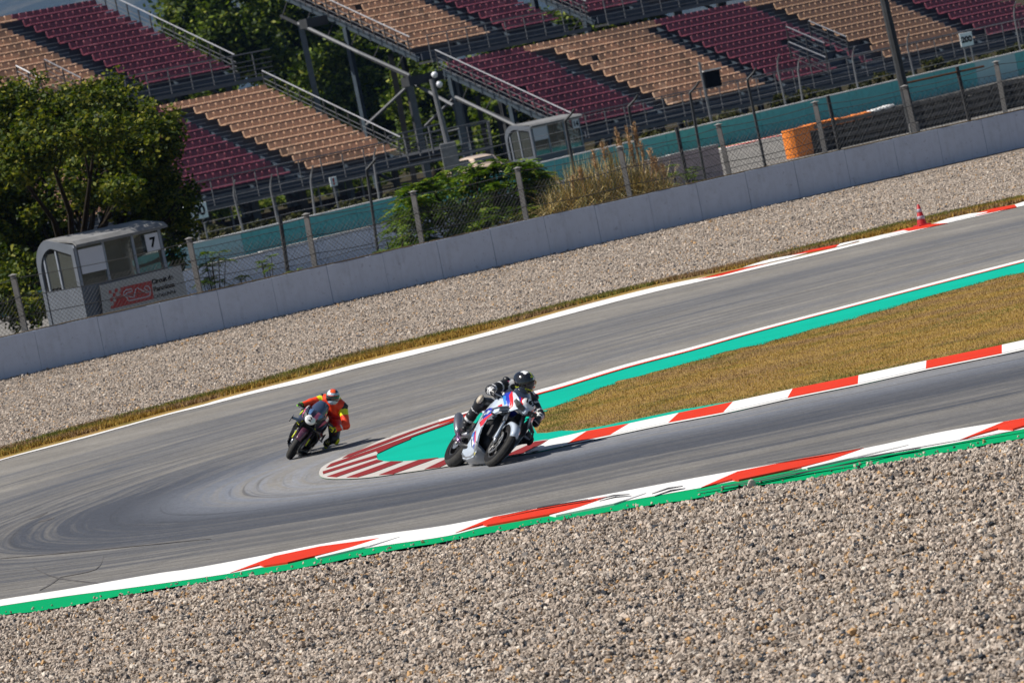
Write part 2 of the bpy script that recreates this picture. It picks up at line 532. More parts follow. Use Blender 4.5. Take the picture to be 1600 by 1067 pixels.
# --- infield
sheet_infield = [p for p in inner_w]
o = sheet("infield_grass", sheet_infield, 0.004, M_grass, 1.0); tag(o, kind="structure")
G_FAR_LOW = [(1900, 350), (1750, 388), (1600, 426), (1581, 429), (1500, 450.6), (1397, 479), (1290, 509), (1180, 540), (1127, 552), (1080, 566), (1005, 587), (940, 606), (905, 620), (870, 635), (848, 645)]
G_NEAR_UP = [(840, 677.5), (880, 674), (915, 671), (985, 657.5), (1065, 641), (1146, 627.5), (1240, 608.5), (1342, 587), (1448, 564.5), (1566, 540), (1600, 532.5), (1750, 500), (1900, 467)]
# jagged edge where the grass grows over the paint
def jag(pl, amp, step=.12, seed=1):
    r_ = random.Random(seed); out = []
    for i in range(len(pl) - 1):
        a, b = Vector(pl[i]), Vector(pl[i + 1]); L = (b - a).length; n = max(1, int(L / step))
        nrm = Vector((-(b - a).y, (b - a).x)).normalized() if L > 0 else Vector((0, 0))
        for k in range(n):
            p = a + (b - a) * (k / n) + nrm * r_.uniform(-amp, amp) * r_.random()
            out.append((p.x, p.y))
    out.append(pl[-1]); return out
gl = jag(cat(gp(G_FAR_LOW), 4), .35, .3, 3)
gn = jag(cat(gp(G_NEAR_UP), 4), .12, .3, 4)
tipc = gp([(836, 655), (834, 668)])
i0 = inner_w
grn = i0 + gn[::-1] + tipc[::-1] + gl[::-1]
o = sheet("green_runoff", grn, 0.008, M_greenA, 1.2); tag(o, kind="structure")
# white edge line and thin red line along the far leg
def offset_px(pts, dy0, dy1): return [(x, y + dy0) for x, y in pts], [(x, y + dy1) for x, y in pts]
def band(name, up, lo, z, m, n=4, kind="structure", parent=None):
    a, b = cat(gp(up), n), cat(gp(lo), n)
    o = sheet(name, a + b[::-1], z, m, None, parent)
    if kind: tag(o, kind=kind)
    return o
inn_far = INNER[:13]
band("white_edge_line", inn_far, [(x, y + 3.4 + 2.2 * min(1, max(0, (1250 - x) / 500))) for x, y in inn_far], 0.016, M_white)
band("thin_red_line", [(x, y + 3.6 + 2.0 * min(1, max(0, (1250 - x) / 500))) for x, y in inn_far], [(x, y + 4.6 + 3.2 * min(1, max(0, (1250 - x) / 500))) for x, y in inn_far], 0.020, M_red)

# --- striped hairpin kerb: worn white apron with red bars
def c3(pts): return [(480 + x / 5.3333, 640 + y / 5.3333) for x, y in pts]
K_UP = [(735, 650), (711, 659), (667.5, 674), (630, 688), (600, 702), (590, 710), (589, 715), (592.5, 720), (611, 722.3), (649, 720.6), (688, 717), (760, 706), (840, 690), (857, 688)]
K_LO = INNER[11:24] + [(760, 720), (840, 707.5)]
apron = cat(gp(INNER[11:26]), 6)
apron_in = cat(gp(K_UP), 6)
kerb = empty("striped_kerb", G(560, 725), 0, "worn red and white striped kerb wrapped round the hairpin tip", "kerb")
KO = kerb.location
def kerb_part(name, pix, z, m, thick=.0, parent=kerb, org=KO):
    P = gp(pix)
    b = MB(); b.prism([(p[0] - org.x, p[1] - org.y) for p in P], -0.01 , z, None)
    return b.build(name, m, parent)
o = sheet("kerb_apron", [(p[0] - KO.x, p[1] - KO.y) for p in apron + apron_in[::-1]], .014, M_whiteold, .6, kerb)
bars = [
    c3([(295, 413), (345, 382), (600, 287), (870, 188), (1110, 108), (1357, 30), (1357, 44), (1110, 122), (880, 205), (610, 308), (350, 402)]),
    c3([(160, 493), (200, 458), (560, 335), (850, 232), (1100, 142), (1235, 96), (1235, 108), (1105, 156), (900, 228), (600, 345), (370, 425), (205, 482)]),
    c3([(575, 352), (640, 328), (850, 246), (870, 250), (720, 312), (640, 350), (592, 372)]),
    c3([(135, 545), (130, 524), (400, 440), (575, 388), (581, 408), (400, 462)]),
    c3([(168, 565), (245, 571), (635, 436), (580, 426)]),
    c3([(330, 573), (425, 572), (560, 530), (800, 440), (700, 440)]),
    c3([(600, 553), (720, 545), (1095, 409), (930, 428)]),
    c3([(980, 505), (1110, 488), (1290, 400), (1220, 392)]),
    [(786, 715), (815, 711), (859, 689), (836, 692)],
]
for q in bars:
    kerb_part("kerb_bar", q, .021, M_redold)
# --- flat red and white kerb along the near leg
nk_lo = [(831, 709), (887, 696.5), (955, 682.5), (1045, 663.5), (1131, 647.5), (1231, 625), (1341, 603), (1447, 579.5), (1566, 555.5), (1690, 528), (1815, 501)]
nk_up = [(859, 689), (917, 676), (984, 664), (1061, 647.5), (1146, 630), (1239, 610), (1342, 589), (1448, 566), (1566, 541.5), (1688, 515), (1813, 488)]
nkerb = empty("inside_kerb", G(1131, 647), 0, "flat kerb of long red and white blocks between the dry grass and the near track", "kerb")
NO = nkerb.location
for i in range(len(nk_lo) - 1):
    (x1, y1), (x2, y2) = nk_lo[i], nk_lo[i + 1]
    (u1, v1), (u2, v2) = nk_up[i], nk_up[i + 1]
    g = 1.7
    q = [(x1, y1 - g), (x2, y2 - g), (u2, v2), (u1, v1)]
    isred = i % 2 == 1
    P = gp(q)
    b = MB(); b.prism([(p[0] - NO.x, p[1] - NO.y) for p in P], -.01, [.022, .022, .026, .026])
    b.build("kerb_block", M_red if isred else M_white, nkerb)
band("white_kerb_edge_line", [(x, y - 1.9) for x, y in nk_lo], nk_lo, 0.014, M_white, 2)

# --- far leg outer edge: white line, saw-tooth kerb
W_UP = [(-420, 928), (-300, 836), (-150, 765), (0, 718.6), (67, 700), (135, 682), (200, 664), (265, 646), (320, 632), (340, 626), (400, 610), (480, 589.5), (555, 570), (630, 551), (705, 534), (780, 514.5),
        (880, 486.5), (955, 466.5), (1030, 448), (1090, 435.8), (1125, 429.5), (1180, 417.5), (1300, 389.5), (1343, 379), (1412, 362.5), (1482, 346), (1551, 331), (1600, 319.6), (1760, 284.5), (1950, 247.5)]
band("far_white_line", W_UP, FAR_OUT[:3] + FAR_OUT[3:], 0.010, M_white, 5)
fkerb = empty("sawtooth_kerb", G(1300, 391), 0, "low saw-tooth kerb of red and white wedges on the far edge of the track", "kerb")
FO = fkerb.location
def c8(pts): return [(1300 + x / 5.3333, 280 + y / 5.3333) for x, y in pts]
teeth = [
    (0, [(1090, 437.5), (1125, 430), (1162, 421.5), (1200, 413), (1165, 421.5), (1125, 432)]),
    (1, [(1162, 418.5), (1200, 408.5), (1232, 402.5), (1262, 396), (1232, 404.5), (1200, 411.5)]),
    (0, [(1232, 401), (1265, 393.5), (1300, 386.5), (1338, 379), (1300, 388.5), (1262, 396)]),
    (1, c8([(35, 572), (70, 552), (230, 518), (410, 482), (230, 520), (100, 555)])),
    (1, c8([(230, 518), (410, 480), (600, 440), (640, 440), (410, 498), (230, 534)])),
    (0, c8([(410, 480), (600, 430), (800, 392), (965, 372), (800, 408), (600, 446)])),
    (1, c8([(815, 388), (970, 343), (1150, 303), (1340, 275), (1150, 322), (970, 362)])),
    (0, c8([(1150, 305), (1335, 262), (1525, 228), (1540, 240), (1335, 282), (1200, 310)])),
    (1, c8([(1500, 228), (1600, 204), (1900, 140), (2000, 128), (1800, 178), (1600, 220)])),
    (0, c8([(1850, 142), (2050, 98), (2300, 55), (2400, 40), (2200, 88), (2050, 118)])),
]
for k_, (w_, q) in enumerate(teeth):
    P = gp(q); n = len(P)
    b = MB(); b.prism([(p[0] - FO.x, p[1] - FO.y) for p in P], -.01, [.016 + .0006 * k_ + (.02 if (0 < i < n / 2) else 0) for i in range(n)])
    b.build("kerb_wedge", M_white if w_ else M_red, fkerb)
# --- grass verge beyond
VERGE = [(-420, 900), (-300, 815), (-150, 750), (0, 704), (100, 675), (175, 655), (250, 637), (325, 617), (400, 599), (480, 575), (555, 555), (630, 537), (705, 519), (780, 503), (880, 477), (955, 459), (1030, 441), (1105, 425), (1180, 407.5), (1300, 378), (1356, 364), (1394, 354), (1431, 346.5), (1487, 333), (1544, 321), (1600, 308), (1760, 272), (1950, 234)]
vg = jag(cat(gp(VERGE), 4), .5, .35, 9)
o = sheet("grass_verge", vg + cat(gp(FAR_OUT), 4)[::-1], 0.004, M_grass, 1.5); tag(o, kind="structure")
# --- far gravel trap up to the wall
wa, wz = WALL_A - wd * 14, WALL_B + wd * 12
farg = [(wa.x, wa.y), (wz.x, wz.y)] + cat(gp(VERGE), 3)[::-1]
def heap(x, y):
    s = (Vector((x, y, 0)) - WALL_A).dot(wb)
    k = max(0, min(1, -s / 3.0)) * max(0, min(1, (-s) / 1.0 + 0))
    return (.10 * max(0, 1 + s / 2.2) if s > -2.2 else 0) + .02 * math.sin(x * 1.9 + y) * k
o = sheet("far_gravel_trap", farg, 0.002, M_gravel_far, .8, None, heap); tag(o, kind="structure")
far_gravel = o
# --- near outer kerb: white line, red teeth, green strip, gravel
N_WLOW = [(1900, 604), (1750, 638), (1600, 671), (1581, 675), (1475, 696), (1350, 716), (1253, 733), (1130, 756), (1095, 763), (965, 786), (859, 806), (762, 823), (700, 838), (600, 853), (500, 869), (400, 889), (357, 897), (300, 905.5), (200, 919.5), (100, 932.5), (0, 947.5), (-120, 966), (-260, 984), (-380, 985)]
N_GLOW = [(1900, 620), (1750, 653), (1600, 685), (1475, 708), (1350, 731), (1240, 752.5), (1165, 761), (1090, 779), (1015, 790), (952, 800), (850, 817), (700, 846), (600, 862.5), (500, 882), (400, 898.5), (300, 912.5), (200, 929), (100, 949), (0, 962), (-120, 980), (-260, 1000), (-380, 1004)]
band("near_white_line", NEAR_OUT, N_WLOW, 0.010, M_white, 4)
glow = cat(gp(N_GLOW), 5)
a_ = cat(gp(N_WLOW), 5)
o = sheet("green_strip", a_ + jag(glow, .10, .2, 12)[::-1], 0.006, M_greenB, 1.0); tag(o, kind="structure")
okerb = empty("sawtooth_kerb", G(859, 806), 0, "long saw-tooth kerb of red wedges on white beside the near gravel", "kerb")
OO = okerb.location
def c6(pts): return [(300 + x / 4, 760 + y / 4) for x, y in pts]
rt = [
    (0, c6([(240, 545), (520, 440), (800, 380), (1000, 353), (1170, 328), (1000, 384), (770, 445), (600, 486), (455, 508), (425, 500)])),
    (1, c6([(770, 446), (1000, 385), (1170, 330), (1300, 320), (1110, 383), (900, 432), (785, 458)])),
    (0, [(712, 834), (772, 809), (880, 789), (956, 776.3), (905, 794), (859, 806.5), (762, 823.5), (755, 822)]),
    (1, [(859, 807), (905, 794.5), (956, 777), (1010, 772), (960, 790), (869, 808.5)]),
    (0, [(1096, 763.5), (1153, 738.5), (1250, 719), (1350, 702), (1300, 720), (1253, 732.5), (1155, 753), (1145, 752)]),
    (1, [(1253, 733), (1300, 720.5), (1350, 703), (1420, 697), (1340, 717), (1262, 734.5)]),
    (0, [(1500, 689.5), (1569, 661), (1600, 655.5), (1750, 624), (1740, 636), (1600, 669), (1583, 674), (1560, 673)]),
]
for k_, (w_, q) in enumerate(rt):
    P = gp(q); n = len(P)
    b = MB(); b.prism([(p[0] - OO.x, p[1] - OO.y) for p in P], -.01, [.016 + .0007 * k_ + (.012 if (i > n / 2) else 0) for i in range(n)])
    b.build("kerb_wedge", M_white if w_ else M_red, okerb)
# rubber marks over the kerb
marks = [([(1090, 772), (1180, 758), (1260, 742), (1340, 728)], 2.0), ([(840, 799), (880, 792), (930, 784)], 1.8), ([(1020, 776), (1045, 768.5), (1068, 764)], 3.2), ([(935, 785), (960, 779.5), (985, 777)], 2.6), ([(1240, 742), (1330, 724), (1430, 706), (1600, 676)], 1.7),
         ([(1130, 765), (1230, 746), (1260, 738)], 1.6), ([(780, 812), (850, 797), (920, 785)], 1.5), ([(1200, 728), (1280, 716), (1345, 703)], 1.6), ([(1340, 726), (1400, 712), (1440, 706)], 2.0)]
for i_, (pl, w_) in enumerate(marks):
    up = [(x, y - w_ / 2 * (0 if k in (0, len(pl) - 1) else 1)) for k, (x, y) in enumerate(pl)]; lo = [(x, y + w_ / 2) for x, y in pl]
    a, b2 = gp(up), gp(lo)
    o = sheet("rubber_mark", a + b2[::-1], .040 + .001 * i_, M_rubber_mark); tag(o, kind="structure")
# skid marks on the asphalt at the lower left
sk = [([(46, 811), (62, 806), (74, 801)], 2.6), ([(60, 815.5), (74, 811.5), (84, 810)], 2.6), ([(52, 887), (90, 903), (160, 912)], 1.8), ([(62, 923), (80, 912), (95, 902)], 2.4), ([(95, 902), (150, 889), (162, 868)], 1.6), ([(0, 873), (120, 862), (330, 842)], 1.2)]
for i_, (pl, w_) in enumerate(sk):
    up = [(x, y - w_ / 2) for x, y in pl]; lo = [(x, y + w_ / 2 * (0 if k in (0, len(pl) - 1) else 1)) for k, (x, y) in enumerate(pl)]
    o = sheet("skid_mark", cat(gp(up), 4) + cat(gp(lo), 4)[::-1], .004 + .0005 * i_, M_skid); tag(o, kind="structure")

# --- near gravel trap (gently uneven) and its loose stones
NG_BOT = [(2000, 900), (2000, 1300), (-500, 1300), (-500, 1020)]
def nwarp(x, y):
    return .085 * math.sin(x * 1.3 + y * .35) * math.sin(y * .45 - x * .4) + .02 * math.sin(x * 3.7 - y * 1.1) + .022 * math.sin((x * .25 + y) * 7.0 + 1.5 * math.sin(x * .8))
def edge_fade(x, y, pl=np.array(glow)):
    d = np.min(np.hypot(pl[:, 0] - x, pl[:, 1] - y)); return min(1, d / 1.5)
ngpoly = glow + gp([(-700, 1060), (-500, 1300), (2300, 1300), (2300, 600)])
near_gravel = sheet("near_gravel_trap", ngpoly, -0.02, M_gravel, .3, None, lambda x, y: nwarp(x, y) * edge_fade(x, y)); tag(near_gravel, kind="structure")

def scatter_stones(name, poly, n, zf, size, seed, label=None):
    r_ = np.random.default_rng(seed)
    a = np.array(poly)
    X = np.empty(0); Y = np.empty(0)
    while len(X) < n:
        x = r_.uniform(a[:, 0].min(), a[:, 0].max(), n * 2); y = r_.uniform(a[:, 1].min(), a[:, 1].max(), n * 2)
        k = inside(x, y, a); X = np.concatenate([X, x[k]]); Y = np.concatenate([Y, y[k]])
    X, Y = X[:n], Y[:n]
    Z = zf(X, Y) + r_.uniform(-.3, .55, n) * size
    me = bpy.data.meshes.new(name)
    me.vertices.add(n); me.vertices.foreach_set("co", np.stack([X, Y, Z], 1).astype(np.float32).ravel())
    at = me.attributes.new("turn", 'FLOAT_VECTOR', 'POINT'); at.data.foreach_set("vector", r_.uniform(0, 6.28, (n, 3)).astype(np.float32).ravel())
    s_ = size * np.exp(r_.normal(0, .28, n))
    sv = np.stack([s_ * r_.uniform(.8, 1.35, n), s_ * r_.uniform(.7, 1.1, n), s_ * r_.uniform(.5, .85, n)], 1)
    at = me.attributes.new("size", 'FLOAT_VECTOR', 'POINT'); at.data.foreach_set("vector", sv.astype(np.float32).ravel())
    me.materials.append(M_stone)
    o = link(name, me)
    ng = bpy.data.node_groups.get("stones")
    if ng is None:
        ng = bpy.data.node_groups.new("stones", 'GeometryNodeTree')
        ng.interface.new_socket("Geometry", in_out='INPUT', socket_type='NodeSocketGeometry')
        ng.interface.new_socket("Geometry", in_out='OUTPUT', socket_type='NodeSocketGeometry')
        N, L = ng.nodes, ng.links
        gi, go = N.new('NodeGroupInput'), N.new('NodeGroupOutput')
        join = N.new('GeometryNodeJoinGeometry')
        for k in range(6):
            ico = N.new('GeometryNodeMeshIcoSphere'); ico.inputs['Radius'].default_value = .5; ico.inputs['Subdivisions'].default_value = 2 if k < 3 else 1
            sp = N.new('GeometryNodeSetPosition')
            nz = N.new('ShaderNodeTexNoise'); nz.noise_dimensions = '4D'; nz.inputs['W'].default_value = 3.7 * k + 1; nz.inputs['Scale'].default_value = 1.7; nz.inputs['Detail'].default_value = 1
            vm = N.new('ShaderNodeVectorMath'); vm.operation = 'SUBTRACT'; vm.inputs[1].default_value = (.5, .5, .5)
            vs = N.new('ShaderNodeVectorMath'); vs.operation = 'SCALE'; vs.inputs['Scale'].default_value = 1.1
            L.new(nz.outputs['Color'], vm.inputs[0]); L.new(vm.outputs[0], vs.inputs[0])
            L.new(ico.outputs[0], sp.inputs['Geometry']); L.new(vs.outputs[0], sp.inputs['Offset'])
            sm = N.new('GeometryNodeSetMaterial'); sm.inputs['Material'].default_value = M_stone
            L.new(sp.outputs[0], sm.inputs[0])
            g2i = N.new('GeometryNodeGeometryToInstance')
            L.new(sm.outputs[0], g2i.inputs[0]); L.new(g2i.outputs[0], join.inputs[0])
        iop = N.new('GeometryNodeInstanceOnPoints')
        iop.inputs['Pick Instance'].default_value = True
        at1 = N.new('GeometryNodeInputNamedAttribute'); at1.data_type = 'FLOAT_VECTOR'; at1.inputs[0].default_value = "turn"
        at2 = N.new('GeometryNodeInputNamedAttribute'); at2.data_type = 'FLOAT_VECTOR'; at2.inputs[0].default_value = "size"
        L.new(gi.outputs[0], iop.inputs['Points']); L.new(join.outputs[0], iop.inputs['Instance'])
        L.new(at1.outputs[0], iop.inputs['Rotation']); L.new(at2.outputs[0], iop.inputs['Scale'])
        L.new(iop.outputs[0], go.inputs[0])
    md = o.modifiers.new("stones", 'NODES'); md.node_group = ng
    tag(o, kind="stuff", label=label)
    return o
def nz_vec(X, Y):
    pl = np.array(glow)
    d = np.full(len(X), 1e9)
    for p in pl: d = np.minimum(d, np.hypot(X - p[0], Y - p[1]))
    return (.085 * np.sin(X * 1.3 + Y * .35) * np.sin(Y * .45 - X * .4) + .02 * np.sin(X * 3.7 - Y * 1.1) + .022 * np.sin((X * .25 + Y) * 7.0 + 1.5 * np.sin(X * .8))) * np.clip(d / 1.5, 0, 1) - .02
vis = gp([(x, y + 1.0) for x, y in N_GLOW if -40 < x < 1650][::-1]) 
vis = gp([(-40, 968)]) + vis + gp([(1650, 676), (1650, 1110), (-40, 1110)])
scatter_stones("gravel_stones", vis, 140000, nz_vec, .0365, 5, "loose pale gravel stones of the near gravel trap")
spill = [(x, y + 1) for x, y in N_GLOW if -40 < x < 1650]
scatter_stones("spilled_stones", gp(spill) + gp([(x, y - 5.5) for x, y in spill][::-1]), 140, lambda X, Y: np.full(len(X), .012), .028, 15, "stray stones lying on the green edge strip of the near kerb")
visf = gp([(-30, 604), (1630, 232)]) + gp([(x, y - .5) for x, y in VERGE if -40 < x < 1700][::-1])
def fz_vec(X, Y):
    s = (X - WALL_A.x) * wb.x + (Y - WALL_A.y) * wb.y
    return np.where(s > -2.2, .10 * np.clip(1 + s / 2.2, 0, 1), 0) + .0
scatter_stones("gravel_stones", visf, 230000, fz_vec, .034, 6, "loose pale gravel stones of the far gravel trap")

# --- grass blades (one mesh of small blades, coloured by patch)
def blades_mat(name, cols):
    t = NT(name); t.b.inputs['Specular IOR Level'].default_value = .1
    g = t.n('ShaderNodeNewGeometry')
    c = t.ramp(g.outputs['Random Per Island'], cols)
    t.l(c, t.b.inputs['Base Color']); t.b.inputs['Roughness'].default_value = .8
    return t.mat
M_blade_dry = blades_mat("dry_grass_blade", [(0, (.20, .115, .03)), (.35, (.37, .225, .045)), (.7, (.45, .29, .065)), (1, (.25, .19, .035))])
M_blade_brown = blades_mat("brown_grass_blade", [(0, (.17, .10, .05)), (.5, (.27, .17, .085)), (1, (.36, .25, .13))])
M_blade_green = blades_mat("green_grass_blade", [(0, (.07, .09, .015)), (.5, (.14, .15, .03)), (1, (.26, .22, .06))])
def blades(name, X, Y, h, mats, mi, seed, z0=0.0, label=None):
    r_ = np.random.default_rng(seed); n = len(X)
    a = r_.uniform(0, math.pi, n); w = h * .16; hh = h * r_.uniform(.5, 1.4, n)
    lx, ly = r_.normal(0, .45, n) * hh, r_.normal(0, .45, n) * hh
    V = np.empty((n, 3, 3))
    V[:, 0] = np.stack([X - np.cos(a) * w, Y - np.sin(a) * w, np.full(n, z0)], 1)
    V[:, 1] = np.stack([X + np.cos(a) * w, Y + np.sin(a) * w, np.full(n, z0)], 1)
    V[:, 2] = np.stack([X + lx, Y + ly, z0 + hh], 1)
    F = np.arange(n * 3).reshape(n, 3)
    o = link(name, np_mesh(name, V.reshape(-1, 3), F, mats, False, mi))
    tag(o, kind="stuff", label=label); return o
def scatter_xy(poly, n, seed):
    r_ = np.random.default_rng(seed); a = np.array(poly); X = np.empty(0); Y = np.empty(0)
    while len(X) < n:
        x = r_.uniform(a[:, 0].min(), a[:, 0].max(), n * 2); y = r_.uniform(a[:, 1].min(), a[:, 1].max(), n * 2)
        k = inside(x, y, a); X = np.concatenate([X, x[k]]); Y = np.concatenate([Y, y[k]])
    return X[:n], Y[:n]
gpoly = cat(gp([(x, y) for x, y in G_FAR_LOW if x < 1850]), 4) + cat(gp([(x, y) for x, y in G_NEAR_UP if x < 1850]), 4)
X, Y = scatter_xy(gpoly, 100000, 21)
dg, _ = poly_dist(np.stack([X, Y], 1), gpoly + [gpoly[0]])
patch = np.sin(X * .9 + Y * .35) * np.sin(X * .4 - Y * .8) + np.random.default_rng(3).normal(0, .5, len(X))
def streak_noise(X, Y, seed):
    r_ = np.random.default_rng(seed); out = np.zeros(len(X)); th = math.radians(28)
    a, b_ = X * math.cos(th) + Y * math.sin(th), -X * math.sin(th) + Y * math.cos(th)
    for k in range(14):
        fx, fy = r_.uniform(.15, 1.1), r_.uniform(.5, 3.2); ph = r_.uniform(0, 6.3, 2)
        out += np.sin(a * fx + ph[0] + 1.3 * np.sin(b_ * .7 + k)) * np.sin(b_ * fy + ph[1])
    return out / 2.6
pn = streak_noise(X, Y, 8) + np.random.default_rng(3).normal(0, .35, len(X))
green = np.where((dg < .35 + .25 * np.random.default_rng(4).random(len(X))), 1, np.where(pn > 1.0, 1, np.where(pn < -.35, 2, 0)))
blades("infield_grass_blades", X, Y, .024, [M_blade_dry, M_blade_green, M_blade_brown], green.astype(int), 22, .004, "dry yellow grass of the infield")
vpoly = cat(gp([(x, y) for x, y in VERGE if -50 < x < 1700]), 3) + cat(gp([(x, y - 4) for x, y in W_UP if -50 < x < 1700]), 3)[::-1]
X, Y = scatter_xy(vpoly, 60000, 31)
dg, _ = poly_dist(np.stack([X, Y], 1), cat(gp(VERGE), 3))
pv = streak_noise(X, Y, 18) + np.random.default_rng(6).normal(0, .4, len(X))
green = np.where((dg < .5 + .9 * np.random.default_rng(5).random(len(X))) & (pv > -.5), 1, np.where(pv < -.3, 2, 0))
blades("verge_grass_blades", X, Y, .075, [M_blade_dry, M_blade_green, M_blade_brown], green.astype(int), 32, .004, "grass verge between the far track edge and the gravel")
# ================================================================ walls and fences
M_conc_wall = mat("shade_tinted_concrete", (.53, .60, .73), .8, var=.06, scale=1.2, bump=.2, bscale=30, dirt=(.47, .53, .64))  # base colour carries the blue skylight tint of the shaded face
def wall_streaks(m):
    nt = m.node_tree; b = nt.nodes["Principled BSDF"]; src = b.inputs['Base Color'].links[0].from_socket
    g = nt.nodes.new('ShaderNodeNewGeometry'); mp = nt.nodes.new('ShaderNodeMapping'); mp.inputs['Scale'].default_value = (1, 1, .12)
    nt.links.new(g.outputs['Position'], mp.inputs[0])
    n = nt.nodes.new('ShaderNodeTexNoise'); n.inputs['Scale'].default_value = 6; n.inputs['Detail'].default_value = 6; n.inputs['Roughness'].default_value = .7; nt.links.new(mp.outputs[0], n.inputs['Vector'])
    n2 = nt.nodes.new('ShaderNodeTexNoise'); n2.inputs['Scale'].default_value = 9; n2.inputs['Detail'].default_value = 3; nt.links.new(g.outputs['Position'], n2.inputs['Vector'])
    r = nt.nodes.new('ShaderNodeValToRGB'); r.color_ramp.elements[0].position = .5; r.color_ramp.elements[0].color = (1, 1, 1, 1); r.color_ramp.elements[1].position = .75; r.color_ramp.elements[1].color = (.72, .72, .74, 1); nt.links.new(n.outputs[0], r.inputs[0])
    r2 = nt.nodes.new('ShaderNodeValToRGB'); r2.color_ramp.elements[0].position = .66; r2.color_ramp.elements[0].color = (1, 1, 1, 1); r2.color_ramp.elements[1].position = .70; r2.color_ramp.elements[1].color = (.6, .6, .63, 1); nt.links.new(n2.outputs[0], r2.inputs[0])
    for rr in (r, r2):
        x = nt.nodes.new('ShaderNodeMix'); x.data_type = 'RGBA'; x.blend_type = 'MULTIPLY'; x.inputs[0].default_value = .55
        nt.links.new(src, x.inputs[6]); nt.links.new(rr.outputs[0], x.inputs[7]); src = x.outputs[2]
    nt.links.new(src, b.inputs['Base Color'])
wall_streaks(M_conc_wall)
M_conc = mat("weathered_concrete", (.36, .345, .32), .9, var=.2, scale=4, bump=.4)
M_moss = mat("mossy_wall_top", (.19, .14, .08), .95, var=.4, scale=9)
M_wire = mat("galvanised_wire", (.07, .07, .07), .8, .0)
M_post = mat("concrete_post", (.21, .205, .20), .9, var=.12, scale=6, bump=.2)
M_dark = mat("dark_steel", (.045, .047, .05), .6, .2, var=.3)
M_gsteel = mat("galvanised_steel", (.13, .135, .145), .6, .0, var=.2, scale=6)
M_bluesteel = mat("blue_grey_painted_steel", (.05, .07, .09), .55, .1, var=.25, scale=4)
M_rust = mat("rusty_metal", (.18, .09, .05), .9, var=.4, scale=8)

# near concrete wall: cast panels with open joints
JP = [-110, -25, 67, 165, 262, 352, 437, 523, 610, 695, 778, 862, 941, 1025, 1100, 1176, 1252, 1331, 1407, 1476, 1545, 1612, 1690]
def wall_s(px):
    """distance along the wall for a picture column on its foot line"""
    y = 601 + (236 - 601) * px / 1600.0
    return (G(px, y) - WALL_A).dot(wd)
H1 = 1.09
wall = empty("concrete_wall", WALL_A, WTH, "long bluish grey concrete wall of cast panels behind the far gravel", "wall")
ss = [wall_s(x) for x in JP]
for i in range(len(ss) - 1):
    L = ss[i + 1] - ss[i] - .009
    b = MB()
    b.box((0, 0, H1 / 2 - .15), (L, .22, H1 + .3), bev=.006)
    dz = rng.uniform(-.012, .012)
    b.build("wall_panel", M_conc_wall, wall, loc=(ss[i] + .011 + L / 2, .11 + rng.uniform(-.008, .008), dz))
b = MB()
for i in range(len(ss) - 1):
    x = ss[i]
    while x < ss[i + 1]:
        w = rng.uniform(.2, .7)
        b.box((x + w / 2, .12 + rng.uniform(-.02, .02), H1 + .006 + rng.uniform(.004, .012)), (w, .2, .022), m=0)
        x += w
tag(b.build("mossy_coping", M_moss, wall), kind="stuff")

# near chain link fence
fence = empty("chain_link_fence", WALL_A + wb * .42, WTH, "chain link fence on pale concrete posts directly behind the near concrete wall", "fence")
f_origin = WALL_A + wb * .42
def fence_s(px, py, zt):
    p = on_plane(px, py, f_origin, wb); return (p - f_origin).dot(wd), p.z
PP = [((20, 430), (40, 517)), ((160, 398), (178, 482)), ((295, 373), (313, 458)), ((478, 335), (493, 420)), ((645, 300), (660, 383)), ((808, 263), (823, 346)), ((968, 230), (985, 310)), ((1122, 195), (1140, 275)), ((1273, 160), (1290, 242)), ((1413, 135), (1430, 207)), ((1556, 97), (1570, 172)), ((-130, 470), (-112, 550)), ((1700, 70), (1714, 140))]
tops = []
for i, ((x1, y1), (x2, y2)) in enumerate(PP):
    s1, z1 = fence_s(x1, y1, 0); s2, z2 = fence_s(x2, y2, 0)
    if i == 1: continue
    ex = Vector((s2 - s1, 0, z2 - z1)).normalized()
    k = (z1 + .1) / max(.1, (z1 - z2))
    bot = (s1 + (s2 - s1) * k, 0, -.1)
    b = MB(); b.tube([bot, (s1, 0, z1)], .085, 4)
    b.add([(s1 - .09, -.09, z1), (s1 + .09, -.09, z1), (s1 + .09, .09, z1), (s1 - .09, .09, z1), (s1, 0, z1 + .04)], [(0, 1, 4), (1, 2, 4), (2, 3, 4), (3, 0, 4)])
    b.build("fence_post", M_post, fence)
    tops.append((s1, z1))
tops.sort()
def fence_mesh(parent, s0, s1, z0, ztop, cell, r, m, y=-.1, name="chain_link_mesh", slack=.0):
    b = MB()
    H = ztop - z0
    s = s0 - H
    while s < s1:
        for sg in (1, -1):
            a0, a1 = (s, s + H) if sg > 0 else (s + H, s)
            q0, q1 = Vector((a0, y, z0)), Vector((a1, y, ztop))
            # clip to [s0,s1]
            t0, t1 = 0.0, 1.0
            dx = a1 - a0
            for lim, sign in ((s0, 1), (s1, -1)):
                if sign * (a0 - lim) < 0: t0 = max(t0, (lim - a0) / dx)
                if sign * (a1 - lim) < 0: t1 = min(t1, (lim - a0) / dx)
            if t1 - t0 > .02:
                b.tube([q0.lerp(q1, t0), q0.lerp(q1, t1)], r, 3, cap=False)
        s += cell
    return tag(b.build(name, m, parent), kind="stuff")
s_l, s_r = wall_s(-60), wall_s(1660)
fence_mesh(fence, s_l, s_r, .95, 2.02, .115, .0042, M_wire)
